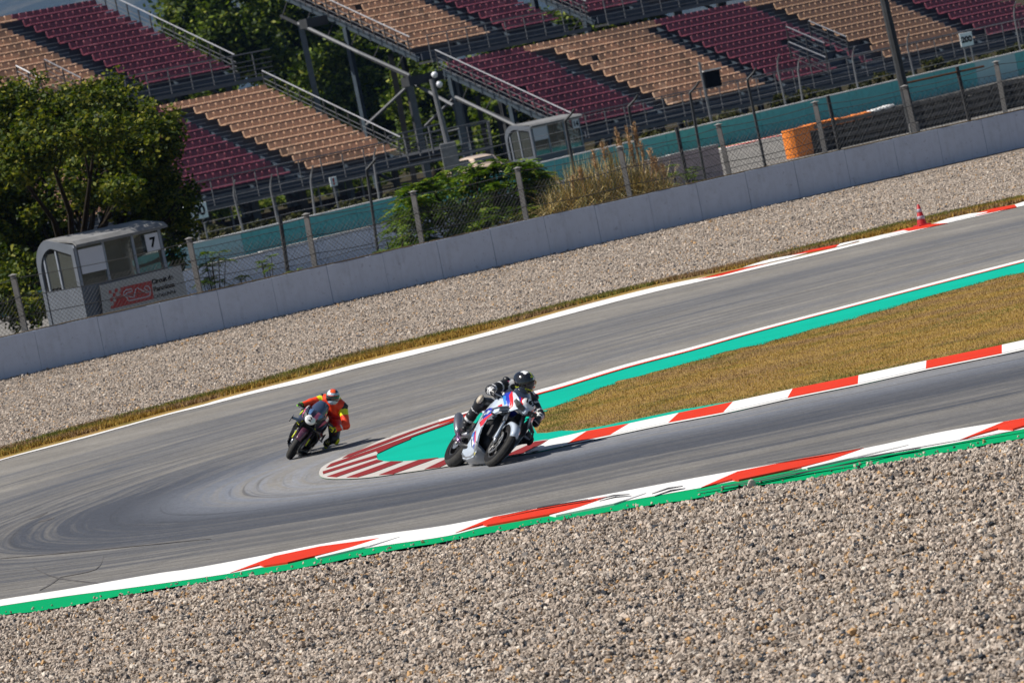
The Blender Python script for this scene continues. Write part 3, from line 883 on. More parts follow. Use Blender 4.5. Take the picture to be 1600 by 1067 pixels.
for zz, nm in ((2.02, "top_wire"), (1.55, "middle_wire"), (1.1, "bottom_wire")):
    pts = []
    for (a, za), (c, zc) in zip(tops[:-1], tops[1:]):
        off = 2.02 - zz
        for k in range(6):
            t = k / 6
            sag = -.06 * 4 * t * (1 - t)
            pts.append((a + (c - a) * t, -.1, za * (1 - t) + zc * t - off + sag - .08))
    b = MB(); b.tube(pts, .009, 4); b.build("fence_wire", M_wire, fence)

# strip of pale gravel / rubble lying behind the wall on the right
b = MB()
for k in range(26):
    t = k / 25
    p0 = on_plane(1060 + t * 480, 0, f_origin + wb * .9, wb)
# middle concrete wall beyond
M_pink = mat("faded_pinkish_concrete", (.40, .33, .34), .9, var=.15, scale=2, bump=.3)
MW_L, MW_R = PD(380, 395, 196.0), None
mth = R(40)
md, mbk = Vector((math.cos(mth), math.sin(mth), 0)), Vector((-math.sin(mth), math.cos(mth), 0))
MP0 = PD(613, 345, 206.0); ztop_m = MP0.z
def mid_s(px, py):
    p = on_plane(px, py, Vector((MP0.x, MP0.y, 0)), mbk); return (p - Vector((MP0.x, MP0.y, 0))).dot(md), p.z
sA, zA = mid_s(150, 456); sB, zB = mid_s(1122, 226)
mwall = empty("concrete_wall", (MP0.x, MP0.y, GZ2), mth, "grey concrete wall beyond the near fence, ending beside the far track at a pinkish block", "wall")
n_ = 12
for i in range(n_):
    s0, s1 = sA + (sB - sA) * i / n_, sA + (sB - sA) * (i + 1) / n_
    z = zA + (zB - zA) * ((i + .5) / n_) - GZ2
    last = i == n_ - 1
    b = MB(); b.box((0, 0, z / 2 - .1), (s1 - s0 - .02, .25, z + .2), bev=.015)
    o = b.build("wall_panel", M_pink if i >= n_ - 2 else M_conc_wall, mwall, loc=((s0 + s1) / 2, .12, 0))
    b = MB(); b.box((0, 0, 0), (s1 - s0 - .01, .29, .035))  # pale strip added as the sunlit top line of this wall
    b.build("sunlit_top_strip", mat_cop if 'mat_cop' in globals() else globals().setdefault('mat_cop', mat("sunlit_top_pale", (.5, .49, .47), .8)), mwall, loc=((s0 + s1) / 2, .12, z + .018))

# far teal wall
TW0, TW1 = PD(330, 375, 237.0), PD(1600, 80, 291.0)
tv = Vector((TW1.x - TW0.x, TW1.y - TW0.y, 0)).normalized(); tth = math.atan2(tv.y, tv.x); tb = Vector((-tv.y, tv.x, 0))
T0 = Vector((TW0.x, TW0.y, 0))
def teal_s(px, py, back=0.0):
    p = on_plane(px, py, T0 + tb * back, tb); return (p - T0).dot(tv), p.z
M_teal = mat("teal_painted_wall", (.06, .40, .42), .5, var=.10, scale=.8, dirt=(.045, .27, .29))
M_tealpale = mat("faded_pale_teal_panel", (.30, .52, .56), .5, var=.08, scale=.8)
M_cap = mat("sunlit_cap_and_hood_white", (.75, .75, .73), .5)  # white stands in for the sunlit wall top; the screen hood shares it
twall = empty("teal_wall", (T0.x, T0.y, GZ2), tth, "long teal painted wall with a thin white strip for its sunlit top edge in front of the grandstands", "wall")
L_all = (TW1 - TW0).length
s0t, s1t = -22.0, L_all + 8
step = 4.0
x = s0t
while x < s1t:
    zt = TW0.z + (TW1.z - TW0.z) * (x + step / 2) / L_all - GZ2
    pale = (abs(x + step / 2 - teal_s(1546, 105)[0]) < step / 2) or (abs(x + step / 2 - teal_s(340, 374)[0]) < step / 2)
    w = step - .02
    b = MB(); b.box((0, 0, zt / 2 - .1), (w, .3, zt + .2), bev=.02)
    b.build("wall_panel", M_tealpale if pale else M_teal, twall, loc=(x + step / 2, .15, 0))
    b = MB(); b.box((0, 0, 0), (step - .005, .36, .05)); b.build("sunlit_cap_strip", M_cap, twall, loc=(x + step / 2, .15, zt + .026))
    x += step

# far track strip between the walls, with its kerb
M_asph2 = mat("far_asphalt", (.20, .19, .175), .85, var=.12, scale=.4, bump=.3)
fz = GZ2
def gpz(pts, z): return [(q.x, q.y) for q in (G(x, y, z) for x, y in pts)]
o = sheet("far_asphalt_track", [(p.x, p.y) for p in (WALL_A - wd * 40 + wb * 30, WALL_B + wd * 40 + wb * 30)] + [(p.x, p.y) for p in (T0 + tv * (L_all + 30) - tb * .1, T0 - tv * 60 - tb * .1)], fz + .012, M_asph2); tag(o, kind="structure")
# kerb along the foot of the teal wall (white, red)
fk = empty("far_kerb", T0 + Vector((0, 0, fz)), tth, "thin red and white kerb with a green edge at the foot of the teal wall", "kerb")
kk = [(1130, 233), (1165, 225), (1187, 219.5), (1215, 213.5), (1250, 206), (1290, 197), (1330, 188), (1370, 179)]
kz = fz + .03
for i in range(len(kk) - 1):
    a, c = G(*kk[i], kz), G(*kk[i + 1], kz)
    la, lc = a - T0, c - T0
    pa, pc = (la.dot(tv), la.dot(tb)), (lc.dot(tv), lc.dot(tb))
    b = MB(); b.prism([pa, pc, (pc[0], pc[1] + 1.8), (pa[0], pa[1] + 1.8)], -.02, .05)
    b.build("kerb_block", [M_white, M_red][i % 2], fk)
    b = MB(); b.prism([(pa[0], pa[1] + 1.8), (pc[0], pc[1] + 1.8), (pc[0], pc[1] + 2.6), (pa[0], pa[1] + 2.6)], -.02, .045)
    b.build("kerb_edge", M_greenB, fk)

# tall catch fence posts with bent tops between the near fence and the middle wall
M_blackpost = mat("dark_fence_post", (.03, .03, .032), .7)
cf0 = WALL_A + wb * 26
cfence = empty("catch_fence", cf0 + Vector((0, 0, GZ2)), WTH, "tall catch fence of dark bent-top posts and cables behind the near wall", "fence")
def cf_s(px, py):
    p = on_plane(px, py, cf0, wb); return (p - cf0).dot(wd), p.z - GZ2
CP = [((437, 338), (450, 428), 0), ((571, 250), (590, 390), 1), ((880, 174), (903, 300), 1), ((979, 152), (1003, 278), 1), ((1075, 131), (1100, 270), 1), ((1164, 110), (1195, 256), 1), ((1057, 200), (1070, 262), 0), ((1293, 150), (1312, 236), 0), ((1405, 122), (1425, 208), 0), ((1495, 105), (1513, 182), 0)]
for (x1, y1), (x2, y2), bent in CP:
    s1, z1 = cf_s(x1, y1); s2, z2 = cf_s(x2, y2)
    k = z1 / max(.3, z1 - z2); sb = s1 + (s2 - s1) * k
    if bent:
        zs = z1 - .55; t = (z1 - zs) / z1
        sm = s1 + (sb - s1) * t
        b = MB(); b.tube([(sb, 0, 0), (sm, 0, zs), (sm - .02, -.05, zs + .25), (sm + .10, -.3, z1 - .12), (s1 + .12, -.45, z1)], [.05, .045, .045, .04, .035], 6)
    else:
        b = MB(); b.tube([(sb, 0, 0), (s1, 0, z1)], .065, 6)
    b.build("fence_post", M_blackpost if not bent else [M_dark, M_gsteel][0], cfence)
for zz in (1.2, 1.75, 2.3):
    for a in range(int(cf_s(300, 400)[0]), int(cf_s(1640, 150)[0]), 6):
        b = MB(); b.tube([(a + k, -.06, zz + .02 * math.sin(a + k * 2) - .03 * math.sin(math.pi * k / 6)) for k in range(0, 7)], .011, 3)
        b.build("fence_cable", M_dark, cfence)
fence_mesh(cfence, cf_s(200, 400)[0], cf_s(1640, 150)[0], .4, 2.3, .22, .004, M_wire, y=-.08)
for (xa, ya), (xb, yb) in (((1412, 131), (1537, 104)), ):
    s1, z1 = cf_s(xa, ya); s2, z2 = cf_s(xb, yb)
    b = MB(); b.tube([(s1, 0, z1), (s2, 0, z2)], .04, 6); b.build("rusty_rail", M_rust, cfence)

# orange topped tyre barrier
M_orange = mat("orange_belt", (.80, .22, .018), .5, var=.15, scale=3)
M_tyre = mat("old_tyre_rubber", (.06, .06, .06), .85, var=.4, scale=5, dirt=(.17, .16, .15))
M_belt = mat("grey_conveyor_belt", (.14, .135, .13), .8, var=.3, scale=3)
OB = G(1252, 246, GZ2); bth = R(43)
bar = empty("tyre_barrier", OB, bth, "tyre barrier with a bright orange belt round its end and top", "barrier")
bd, bb = Vector((math.cos(bth), math.sin(bth), 0)), Vector((-math.sin(bth), math.cos(bth), 0))
def ob_s(px, py, back=0.0):
    p = on_plane(px, py, OB + bb * back, bb); return (p - OB).dot(bd), p.z - GZ2
sc_b, z_b = ob_s(1250, 200)
HB = z_b
LB = ob_s(1360, 172)[0]
WB = .9
b = MB()
prof = []
for k in range(9):
    a = math.pi * (.5 + k / 8)
    prof.append((WB / 2 * math.cos(a) * 1.0 - .0, WB / 2 - WB / 2 * math.sin(a) * -1 * -1))
end = [(.75, 0)] + [(-WB / 2 * math.sin(math.pi * k / 8) + .3, WB / 2 - WB / 2 * math.cos(math.pi * k / 8)) for k in range(9)] + [(.75, WB)]
nn = len(end)
vs = [(x, y, .02) for x, y in end] + [(x, y, HB) for x, y in end]
b.add(vs, [(i + 1, i, nn + i, nn + i + 1) for i in range(nn - 1)])
b.add([(x * 1.0, y, HB) for x, y in end], [tuple(range(nn))])
b.build("orange_end_belt", M_orange, bar)
b = MB()
n_t = 18
up = []
for k in range(n_t + 1):
    x = .75 + (LB - .75) * k / n_t
    zz = HB + rng.uniform(-.02, .04)
    up.append([(x, -.02, HB - .2 + rng.uniform(-.02, .02)), (x, -.02, zz), (x, .3, zz + rng.uniform(.01, .05)), (x, .62, zz + rng.uniform(0, .05)), (x, WB, zz)])
vs = [v for r_ in up for v in r_]
b.add(vs, [(k * 5 + j, (k + 1) * 5 + j, (k + 1) * 5 + j + 1, k * 5 + j + 1) for k in range(n_t) for j in range(4)])
b.build("orange_top_belt", M_orange, bar)
b = MB(); b.lathe([(.17, -.09), (.30, -.11), (.33, -.06), (.33, .06), (.30, .11), (.17, .09)], n=12)
tyre_me = b.mesh("tyre", M_tyre, True)
x = 1.1
LB2 = ob_s(1600, 128)[0] + 2
stack = 0
while x < LB2:
    for lv in range(5):
        if lv * .225 + .11 < HB - .05:
            link("tyre", tyre_me, bar, loc=(x + rng.uniform(-.02, .02), .33 + rng.uniform(-.02, .02), .12 + lv * .225))
    if stack % 4 == 3:
        b = MB(); b.box((0, 0, 0), (.12, .05, HB * .93)); b.build("barrier_strap", M_dark, bar, loc=(x + .33, -.03, HB * .47))
    x += .67; stack += 1
for lv in range(4):
    b = MB()
    b.box(((1.0 + LB2) / 2, -.045, .2 + lv * .27), (LB2 - 1.0, .02, .14 if lv % 2 else .10))
    b.build("belt_band", M_belt, bar)
for k in range(5):
    s_, z_ = ob_s(1372 + k * 6, 172 - k * 1.6)
    b = MB(); b.box((0, 0, 0), (.32, .5, .16), bev=.05); b.build("white_sandbag", mat("white_sack%d" % k, (.7, .7, .68), .8) if k == 0 else bpy.data.materials["white_sack0"], bar, loc=(s_, .3, z_ - .02 + rng.uniform(-.02, .02)))

# ================================================================ grandstands
STH = R(45)
sr, sb_ = Vector((math.cos(STH), math.sin(STH), 0)), Vector((-math.sin(STH), math.cos(STH), 0))
FR = PD(965, 183, 302.0); SF = Vector((FR.x, FR.y, 0))
def stand_pt(px, py, back):
    p = on_plane(px, py, SF + sb_ * back, sb_)
    return (p - SF).dot(sr), p.z
def seat_mat(name, c, edge):
    t = NT(name)
    oi = t.n('ShaderNodeObjectInfo')
    v = t.ramp(oi.outputs['Random'], [(0, tuple(x * .68 for x in c)), (.15, tuple(x * .88 for x in c)), (.5, c), (.93, tuple(min(1, x * 1.12) for x in c)), (.97, edge)])
    n = t.ramp(t.noise(3.0, 5, .7, t.pos()), [(.3, (.82, .82, .82)), (.7, (1.12, 1.12, 1.12))])
    t.l(t.mix(1.0, v, n, 'MULTIPLY'), t.b.inputs['Base Color'])
    t.b.inputs['Roughness'].default_value = .42
    # thin plastic lets a little sunlight through
    tr = t.n('ShaderNodeBsdfTranslucent'); t.l(v, tr.inputs[0])
    mx = t.n('ShaderNodeMixShader'); mx.inputs[0].default_value = .22
    out = t.t.nodes["Material Output"]
    t.l(t.b.outputs[0], mx.inputs[1]); t.l(tr.outputs[0], mx.inputs[2]); t.l(mx.outputs[0], out.inputs[0])
    return t.mat
M_seat_m = seat_mat("maroon_plastic_seat", (.25, .065, .095), (.36, .12, .15))
M_seat_t = seat_mat("tan_plastic_seat", (.70, .45, .29), (.82, .58, .40))
M_seat_r = seat_mat("red_plastic_seat", (.5, .02, .03), (.5, .02, .03))
M_step = mat("stand_step_concrete", (.08, .092, .115), .9, var=.2, scale=2, bump=.2)
M_tread = mat("pale_step_edge", (.42, .44, .47), .8, var=.15, scale=3)
def seat_mb():
    b = MB()
    w = .455
    # back: curved shell facing -y, with thickness
    fr, bk = [], []
    for i, (x, yo) in enumerate(((-w / 2, .035), (-w / 2 + .03, .0), (w / 2 - .03, .0), (w / 2, .035))):
        for (z, yy) in ((.0, .0), (.17, .03), (.315, .07)):
            zz = z - (.035 if (i in (0, 3) and z > .3) else 0)
            fr.append((x, .33 + yy + yo, zz)); bk.append((x, .41 + yy + (0 if i in (0, 3) else -.03), zz))
    n = len(fr)
    fs = []
    for i in range(3):
        for j in range(2):
            a = i * 3 + j
            fs.append((a, a + 3, a + 4, a + 1)); fs.append((n + a, n + a + 1, n + a + 4, n + a + 3))
    for i in range(3):
        a = i * 3 + 2; fs.append((a, a + 3, n + a + 3, n + a))
    for j in range(2):
        fs.append((j, j + 1, n + j + 1, n + j)); fs.append((9 + j, n + 9 + j, n + 10 + j, 10 + j))
    b.add(fr + bk, fs)
    # pan with rolled front lip
    prof = [(.36, .015), (.28, -.005), (.10, .03), (.02, .022), (-.03, -.005), (-.055, -.045), (-.04, -.062), (.06, -.05), (.34, -.05)]
    k = len(prof)
    vs = [(-w / 2, y, z) for y, z in prof] + [(w / 2, y, z) for y, z in prof]
    b.add(vs, [(i, (i + 1) % k, k + (i + 1) % k, k + i) for i in range(k)] + [tuple(range(k))[::-1], tuple(range(k, 2 * k))])
    return b
ME = {}
for key, mm in (("m", M_seat_m), ("t", M_seat_t), ("r", M_seat_r)):
    ME[key] = seat_mb().mesh("seat", mm, False)
RUN, RISE, PITCHX = .80, .42, .50
seat_src = seat_mb()
SEATV = np.array(seat_src.v); 
def stand(label, cols, rows, s0, z0, back, ground, front_rail=True, top_cols=None, rail_left=False, rail_right=False, missing=None, seat_px=None, slab_to=None, front_ext=(0, 0), legs=(0, 1, 2)):
    """cols: list of (kind, number) left to right, kind m / t / a (aisle)"""
    o0 = SF + sr * s0 + sb_ * back
    st = empty("grandstand", (o0.x, o0.y, ground), STH, label, "grandstand", "open grandstand sections with maroon and tan seats")
    zb = z0 - ground
    W = sum(n for k, n in cols) * PITCHX
    # stepped floor
    for k in range(rows):
        y0 = k * RUN - .1
        b = MB(); b.box((W / 2, y0 + RUN / 2, 0), (W, RUN, .10), m=0); b.box((W / 2, y0 + .03, -.2), (W, .06, .42), m=0)
        b.build("step", M_step, st, loc=(0, 0, zb - .43 + k * RISE))
        b = MB(); b.box((W / 2, y0 - .005, .052), (W, .09, .02)); b.build("step_edge", M_tread, st, loc=(0, 0, zb - .43 + k * RISE))
    b = MB(); b.box((W / 2, rows * RUN - .02, zb - .43 + (rows - 1) * RISE + .12), (W, .05, .62)); b.build("back_board", M_step, st)
    # aisle half steps
    x = 0
    for kind, n in cols:
        if kind == 'a':
            for k in range(rows - 1):
                b = MB(); b.box((n * PITCHX / 2, .2, 0), (n * PITCHX - .1, .4, .2), m=0); b.box((n * PITCHX / 2, .0, .11), (n * PITCHX - .1, .06, .02), m=1)
                b.build("aisle_step", [M_step, M_tread], st, loc=(x, k * RUN + .5, zb - .28 + k * RISE))
        x += n * PITCHX
    # seats
    seats = []
    x = 0
    for kind, n in cols:
        for i in range(n):
            for k in range(rows):
                kk = kind
                if kind == 'a':
                    if top_cols and k == rows - 1: kk = top_cols
                    else: continue
                if missing and missing(x + i * PITCHX, k): continue
                if rng.random() < .004: continue
                seats.append((x + (i + .5) * PITCHX, k, kk))
        x += n * PITCHX
    def seen(sx, k):
        p = o0 + sr * sx + sb_ * (k * RUN); p = Vector((p.x, p.y, z0 + k * RISE)) - CAMP
        c = p.dot(FWD); a = p.dot(RT0) / c * FPX; b2 = p.dot(UP0) / c * FPX
        X = 800 + a * CR - b2 * SR; Y = 533.5 - a * SR - b2 * CR
        return (-10 < X < 1610) and (-15 < Y < 1080)
    vis_ = [q for q in seats if seen(q[0], q[1])]
    vis_.sort(key=lambda q: q[0] * sr.y + q[1] * RUN * sb_.y)
    first = vis_[:300]; rest = [q for q in seats if q not in set(first)]
    for sx, k, kk in first:
        mt = 'r' if rng.random() < .002 else kk
        link("seat", ME[mt], st, loc=(sx, k * RUN, zb + k * RISE))
    for key, mm in (("m", M_seat_m), ("t", M_seat_t)):
        rr = [q for q in rest if q[2] == key]
        if rr:
            b = MB()
            for sx, k, kk in rr:
                b.add([(v[0] + sx, v[1] + k * RUN, v[2] + zb + k * RISE) for v in seat_src.v], seat_src.f)
            tag(b.build("seat_rows", mm, st), kind="stuff")
    # raking beams, trusses and columns below
    def beam(name, p, q, w, h, m):
        p, q = Vector(p), Vector(q); d = q - p; L = d.length
        Mx = d.to_track_quat('X', 'Z').to_matrix().to_4x4()
        b = MB(); b.box((0, 0, 0), (L, w, h), M=Mx, m=0); b.build(name, m, st, loc=(p + q) / 2)
    nb = max(2, int(W / 3.2))
    for i in range(nb + 1):
        xx = .05 + (W - .1) * i / nb
        yT, zT = rows * RUN, zb - .6 + rows * RISE
        beam("raking_beam", (xx, -.3, zb - .75), (xx, yT, zT - .05), .14, .26, M_bluesteel)
        beam("lower_chord", (xx, .6, max(.6, zb - 1.6)), (xx, yT, zT - 1.3), .12, .14, M_dark)
        for k in range(1, rows, 2):
            ya, yb_ = k * RUN, (k + 1) * RUN
            za = zb - .72 + k * RISE
            t = k * RUN / yT
            zc = max(.6, zb - 1.6) * (1 - t) + (zT - 1.3) * t
            beam("truss_web", (xx, ya, za), (xx, yb_, zc + .2), .05, .05, M_dark)
        for yy in [(.4, yT * .5, yT - .4)[q] for q in legs]:
            ztop = zb - .75 + yy / RUN * RISE
            if ztop > .3:
                b = MB(); b.box((0, 0, ztop / 2), (.26, .26, ztop)); b.build("column", M_dark if i % 2 else M_bluesteel, st, loc=(xx, yy, 0))
    # fascia and walkway at the front
    e0, e1 = front_ext
    b = MB(); b.box((W / 2, -.55, zb - .62), (W, .06, .34)); b.build("fascia", M_step, st)
    b = MB(); b.box((W / 2 + (e1 - e0) / 2, -.75, zb - .95), (W + e0 + e1, 1.0, .12)); b.build("walkway", M_dark, st)
    b = MB(); b.box((W / 2 + (e1 - e0) / 2, -1.28, zb - .92), (W + e0 + e1, .06, .2)); b.build("walkway_edge", M_gsteel, st)
    if front_rail:
        xx = -e0
        zr = zb - .88
        while xx <= W + e1 + .01:
            b = MB(); b.tube([(xx, -1.25, zr), (xx, -1.25, zr + 1.35)], .032, 5); b.build("rail_post", M_gsteel, st)
            xx += 1.5
        for h in (.2, .45, .7, .95, 1.35):
            b = MB(); b.tube([(-e0, -1.25, zr + h), (W + e1, -1.25, zr + h)], .035 if h > 1.2 else .018, 5); b.build("rail_bar", M_gsteel, st)
    def side(xx):
        for h in (.1, .35, .6, 1.0):
            b = MB(); b.tube([(xx, -.2, zb - .45 + h), (xx, rows * RUN, zb - .45 + h + rows * RISE + .08)], .032 if h > .9 else .018, 5); b.build("side_rail_bar", M_pale_rail if h > .9 else M_gsteel, st)
        for k in range(0, rows + 1):
            b = MB(); b.tube([(xx, k * RUN, zb - .45 + k * RISE), (xx, k * RUN, zb + .55 + k * RISE)], .04, 5); b.build("side_rail_post", M_dark, st)
    if rail_left: side(-.25)
    if rail_right: side(W + .25)
    return st, o0, W, zb
M_pale_rail = mat("pale_handrail", (.42, .43, .46), .5, .0)
def local_rails(st, o0, zg, boxes):
    pass

# lower right
BACK_L = 0.0
sL, zL = stand_pt(1020, 168, 0.0)          # right end of the first maroon block, front row
S0 = sL - 12 * PITCHX
st_lr, o_lr, W_lr, zb_lr = stand("lower right grandstand, broad maroon and tan blocks above the orange barrier", [('m', 12), ('a', 3), ('t', 15), ('a', 3), ('m', 15), ('a', 3), ('t', 15), ('a', 3), ('m', 12)], 11, S0, zL, 0.0, -.45,
    rail_left=True, top_cols='t', missing=lambda x, k: (33 * .5 + 4.2 < x < 33 * .5 + 6.9 and k < 5) or (x < 33 * .5 + 6.9 and x > 33 * .5 + 3.6 and 1 < k < 3), front_ext=(2, 0))
# lower left
sA_, zA_ = stand_pt(619, 233, 0.0)
st_ll, o_ll, W_ll, zb_ll = stand("lower left grandstand, tan block beside a maroon block half hidden by the big tree", [('t', 14), ('a', 3), ('m', 14), ('a', 3), ('t', 12)], 11, sA_ - 46 * PITCHX, zA_, 0.0, -.45, rail_right=True, top_cols='t', front_ext=(0, 5.5))
# upper left
BU = 11.6
sU, zU = stand_pt(360, 104, BU)
st_ul, o_ul, W_ul, zb_ul = stand("upper left grandstand with a maroon block against the blue hills", [('t', 14), ('a', 3), ('m', 12)], 12, sU - 29 * PITCHX, zU, BU, -.45, rail_right=True, top_cols='t', front_ext=(0, 1.8))
# upper right
sV, zV = stand_pt(765, 50, BU)
st_ur, o_ur, W_ur, zb_ur = stand("upper right grandstand cut by the top of the picture, tan block first then maroon", [('t', 12), ('a', 3), ('m', 8)], 12, sV - 12 * PITCHX, zV, BU, -.45, rail_left=True, front_ext=(0, 1), legs=(1,))
sV2, zV2 = stand_pt(925, 16, BU)
st_ur2, o_ur2, W_ur2, zb_ur2 = stand("small piece of upper grandstand at the top edge, right of the green gap", [('m', 8), ('a', 3), ('t', 12), ('a', 3), ('m', 12)], 10, sV2 - .3, zV2, BU, -.45, rail_left=True, front_ext=(0, 10))

# stair openings with steep handrails
def stair_rails(name_label, px0, px1, back0, parent, o0, zg):
    for (xa, ya), (xb, yb), bk in px0:
        s1, z1 = stand_pt(xa, ya, bk + (1.6)); s2, z2 = stand_pt(xb, yb, bk)
        so = (o0 - SF).dot(sr); bo = (o0 - SF).dot(sb_)
        for h in (0, -.28, -.56, -.84):
            b = MB(); b.tube([(s1 - so, bk + 1.6 - bo, z1 - zg + h), (s2 - so, bk - bo, z2 - zg + h)], .04 if h == 0 else .022, 5)
            b.build("stair_handrail", M_pale_rail if h == 0 else M_gsteel, parent)
        for t in (0, .5, 1):
            s_, y_, z_ = s1 + (s2 - s1) * t - so, (bk + 1.6) * (1 - t) + bk * t - bo, (z1 * (1 - t) + z2 * t) - zg
            b = MB(); b.tube([(s_, y_, z_), (s_, y_, z_ - 1.0)], .04, 5); b.build("stair_rail_post", M_dark, parent)
stair_rails("", [((1228, 42), (1288, 68), .6), ((1263, 33), (1322, 58), .6), ((1232, 66), (1290, 90), -.3)], None, 0, st_lr, o_lr, -.45)
stair_rails("", [((25, 103), (62, 122), BU + .6), ((69, 93), (126, 122), BU + .6)], None, 0, st_ul, o_ul, -.45)

# platform with pillars between the stands
plat = empty("steel_platform", PD(640, 230, 300) * 1, STH, "dark steel gangway with railings and braces between the two lower grandstands", "platform")
plo = plat.location.copy(); plat.location.z = -.45
def pl_loc(px, py, D):
    p = PD(px, py, D) - Vector((plo.x, plo.y, -.45))
    return (p.dot(sr), p.dot(sb_), p.z)
def bm(name, a, c, r, m, n=6):
    b = MB(); b.tube([a, c], r, n); b.build(name, m, plat)
def bar_to_ground(name, px, py, px2, py2, D, r, m):
    a, c = pl_loc(px, py, D), pl_loc(px2, py2, D)
    b = MB(); w = r * 2; 
    b.tube([a, c, (c[0], c[1], -.1)], r, 4); b.build(name, m, plat)
bar_to_ground("pillar", 470, 40, 497, 165, 312, .22, M_bluesteel)
bar_to_ground("pillar", 610, 85, 633, 210, 318, .22, M_dark)
bar_to_ground("pillar", 640, 130, 662, 235, 306, .24, M_bluesteel)
bar_to_ground("pillar", 714, 160, 729, 235, 303, .22, M_bluesteel)
bar_to_ground("pillar", 745, 150, 762, 235, 310, .18, M_dark)
bar_to_ground("pillar", 775, 165, 790, 235, 306, .2, M_dark)
bar_to_ground("pillar", 762, 190, 770, 245, 300, .12, M_gsteel)
b = MB(); b.tube([pl_loc(466, 37, 312), pl_loc(560, 82, 308), pl_loc(640, 118, 306)], .09, 6); b.build("sloping_pipe", M_gsteel, plat)
b = MB(); b.tube([pl_loc(648, 132, 306), pl_loc(708, 165, 303)], .09, 6); b.build("sloping_pipe", M_gsteel, plat)
b = MB(); b.tube([pl_loc(712, 152, 303), pl_loc(812, 200, 299)], .09, 6); b.build("sloping_pipe", M_gsteel, plat)
b = MB(); b.box(pl_loc(668, 122, 306), (3.4, .6, .5)); b.build("cross_beam", M_dark, plat)
b = MB(); b.box(pl_loc(490, 35, 312), (1.6, .6, .5)); b.build("cross_beam", M_dark, plat)
bm("brace", pl_loc(572, 196, 305), pl_loc(636, 136, 305), .09, M_gsteel)
bm("brace", pl_loc(662, 200, 306), pl_loc(708, 155, 304), .08, M_gsteel)
bm("brace", pl_loc(700, 206, 303), pl_loc(765, 190, 303), .06, M_gsteel)
# gangway deck seen between the stands
b = MB(); a_, c_ = pl_loc(600, 252, 297), pl_loc(690, 232, 300)
b.tube([a_, c_], .11, 4); b.build("gangway_edge", M_gsteel, plat)
a_, c_ = pl_loc(600, 258, 297), pl_loc(690, 240, 300)
b = MB(); b.tube([a_, c_], .2, 4); b.build("gangway_deck", M_dark, plat)
for h in range(5):
    bm("gangway_rail", pl_loc(606, 214 + h * 8, 297), pl_loc(692, 193 + h * 8.6, 300), .05 if h == 0 else .028, M_gsteel)
for k in range(4):
    bm("gangway_post", pl_loc(630 + k * 20, 208 - k * 4.8, 298), pl_loc(638 + k * 20, 248 - k * 4, 298), .06, M_gsteel)

# panels below the lower stands, shade put into their dark colour
M_under = mat("under_stand_shade_dark", (.055, .048, .045), .9, var=.4, scale=3)
M_warm = mat("under_stand_shade_brown", (.10, .075, .06), .9, var=.4, scale=3)
for st_, W_, lbl in ((st_ll, W_ll, 0), (st_lr, W_lr, 1)):
    zbb = zb_ll if lbl == 0 else zb_lr
    x = 0.0; k = 0
    while x < W_ - .1:
        w = min(2.4, W_ - x)
        if True:
            b = MB(); b.box((0, 0, 0), (w - .05, .08, zbb - 1.6)); b.build("under_panel", M_under if k % 3 else M_warm, st_, loc=(x + w / 2, 1.6, (zbb - 1.6) / 2 - .12 + rng.uniform(-.05, 0)))
        x += w; k += 1
    for k in range(int(W_ / 3)):
        b = MB(); b.tube([(k * 3 + 1, -1.2, -.1), (k * 3 + 1, -1.2, zbb - 1.0)], .05, 5); b.build("front_prop", M_gsteel, st_)

# ================================================================ furniture around the far wall
# grey bent-top posts carried on the teal wall
b0 = tb * .5
tf0 = T0 + b0
tfence = empty("debris_fence", tf0 + Vector((0, 0, GZ2)), tth, "row of grey debris fence posts with bent tops and cables standing along the teal wall", "fence")
TP = [((362, 292), (380, 362)), ((420, 283), (434, 346)), ((484, 270), (492, 336)), ((582, 242), (592, 308)), ((1212, 95), (1228, 166)), ((1330, 82), (1341, 140)), ((1415, 62), (1428, 118)), ((1582, 12), (1594, 76)), ((1245, 98), (1254, 158)), ((300, 300), (312, 380))]
for (x1, y1), (x2, y2) in TP:
    p1 = on_plane(x1, y1, tf0, tb); p2 = on_plane(x2, y2, tf0, tb)
    s1, s2 = (p1 - tf0).dot(tv), (p2 - tf0).dot(tv); z1, z2 = p1.z - GZ2, p2.z - GZ2
    b = MB(); b.tube([(s2, 0, 0), (s2, 0, z2), (s1 + (s2 - s1) * .2, 0, z2 + (z1 - z2) * .8), (s1, -.1, z1), (s1 - .15, -.35, z1 + .25)], [.06, .055, .05, .04, .035], 6)
    b.build("fence_post", M_gsteel, tfence)
for h in range(4):
    for sg in range(10):
        sx0, sx1 = teal_s(250 + sg * 150, 0)[0], teal_s(400 + sg * 150, 0)[0]
        sx0 = -10 + sg * 8.0; sx1 = sx0 + 8.0
        zt = TW0.z + (TW1.z - TW0.z) * sx0 / L_all - GZ2
        b = MB(); b.tube([(sx0 + k * 2, -.1, zt + .35 + h * .42 - .02 * (k % 4 > 0)) for k in range(5)], .013, 3); b.build("fence_cable", M_gsteel, tfence)
# rough scrub and rubbish strip behind the teal wall handled by plants below

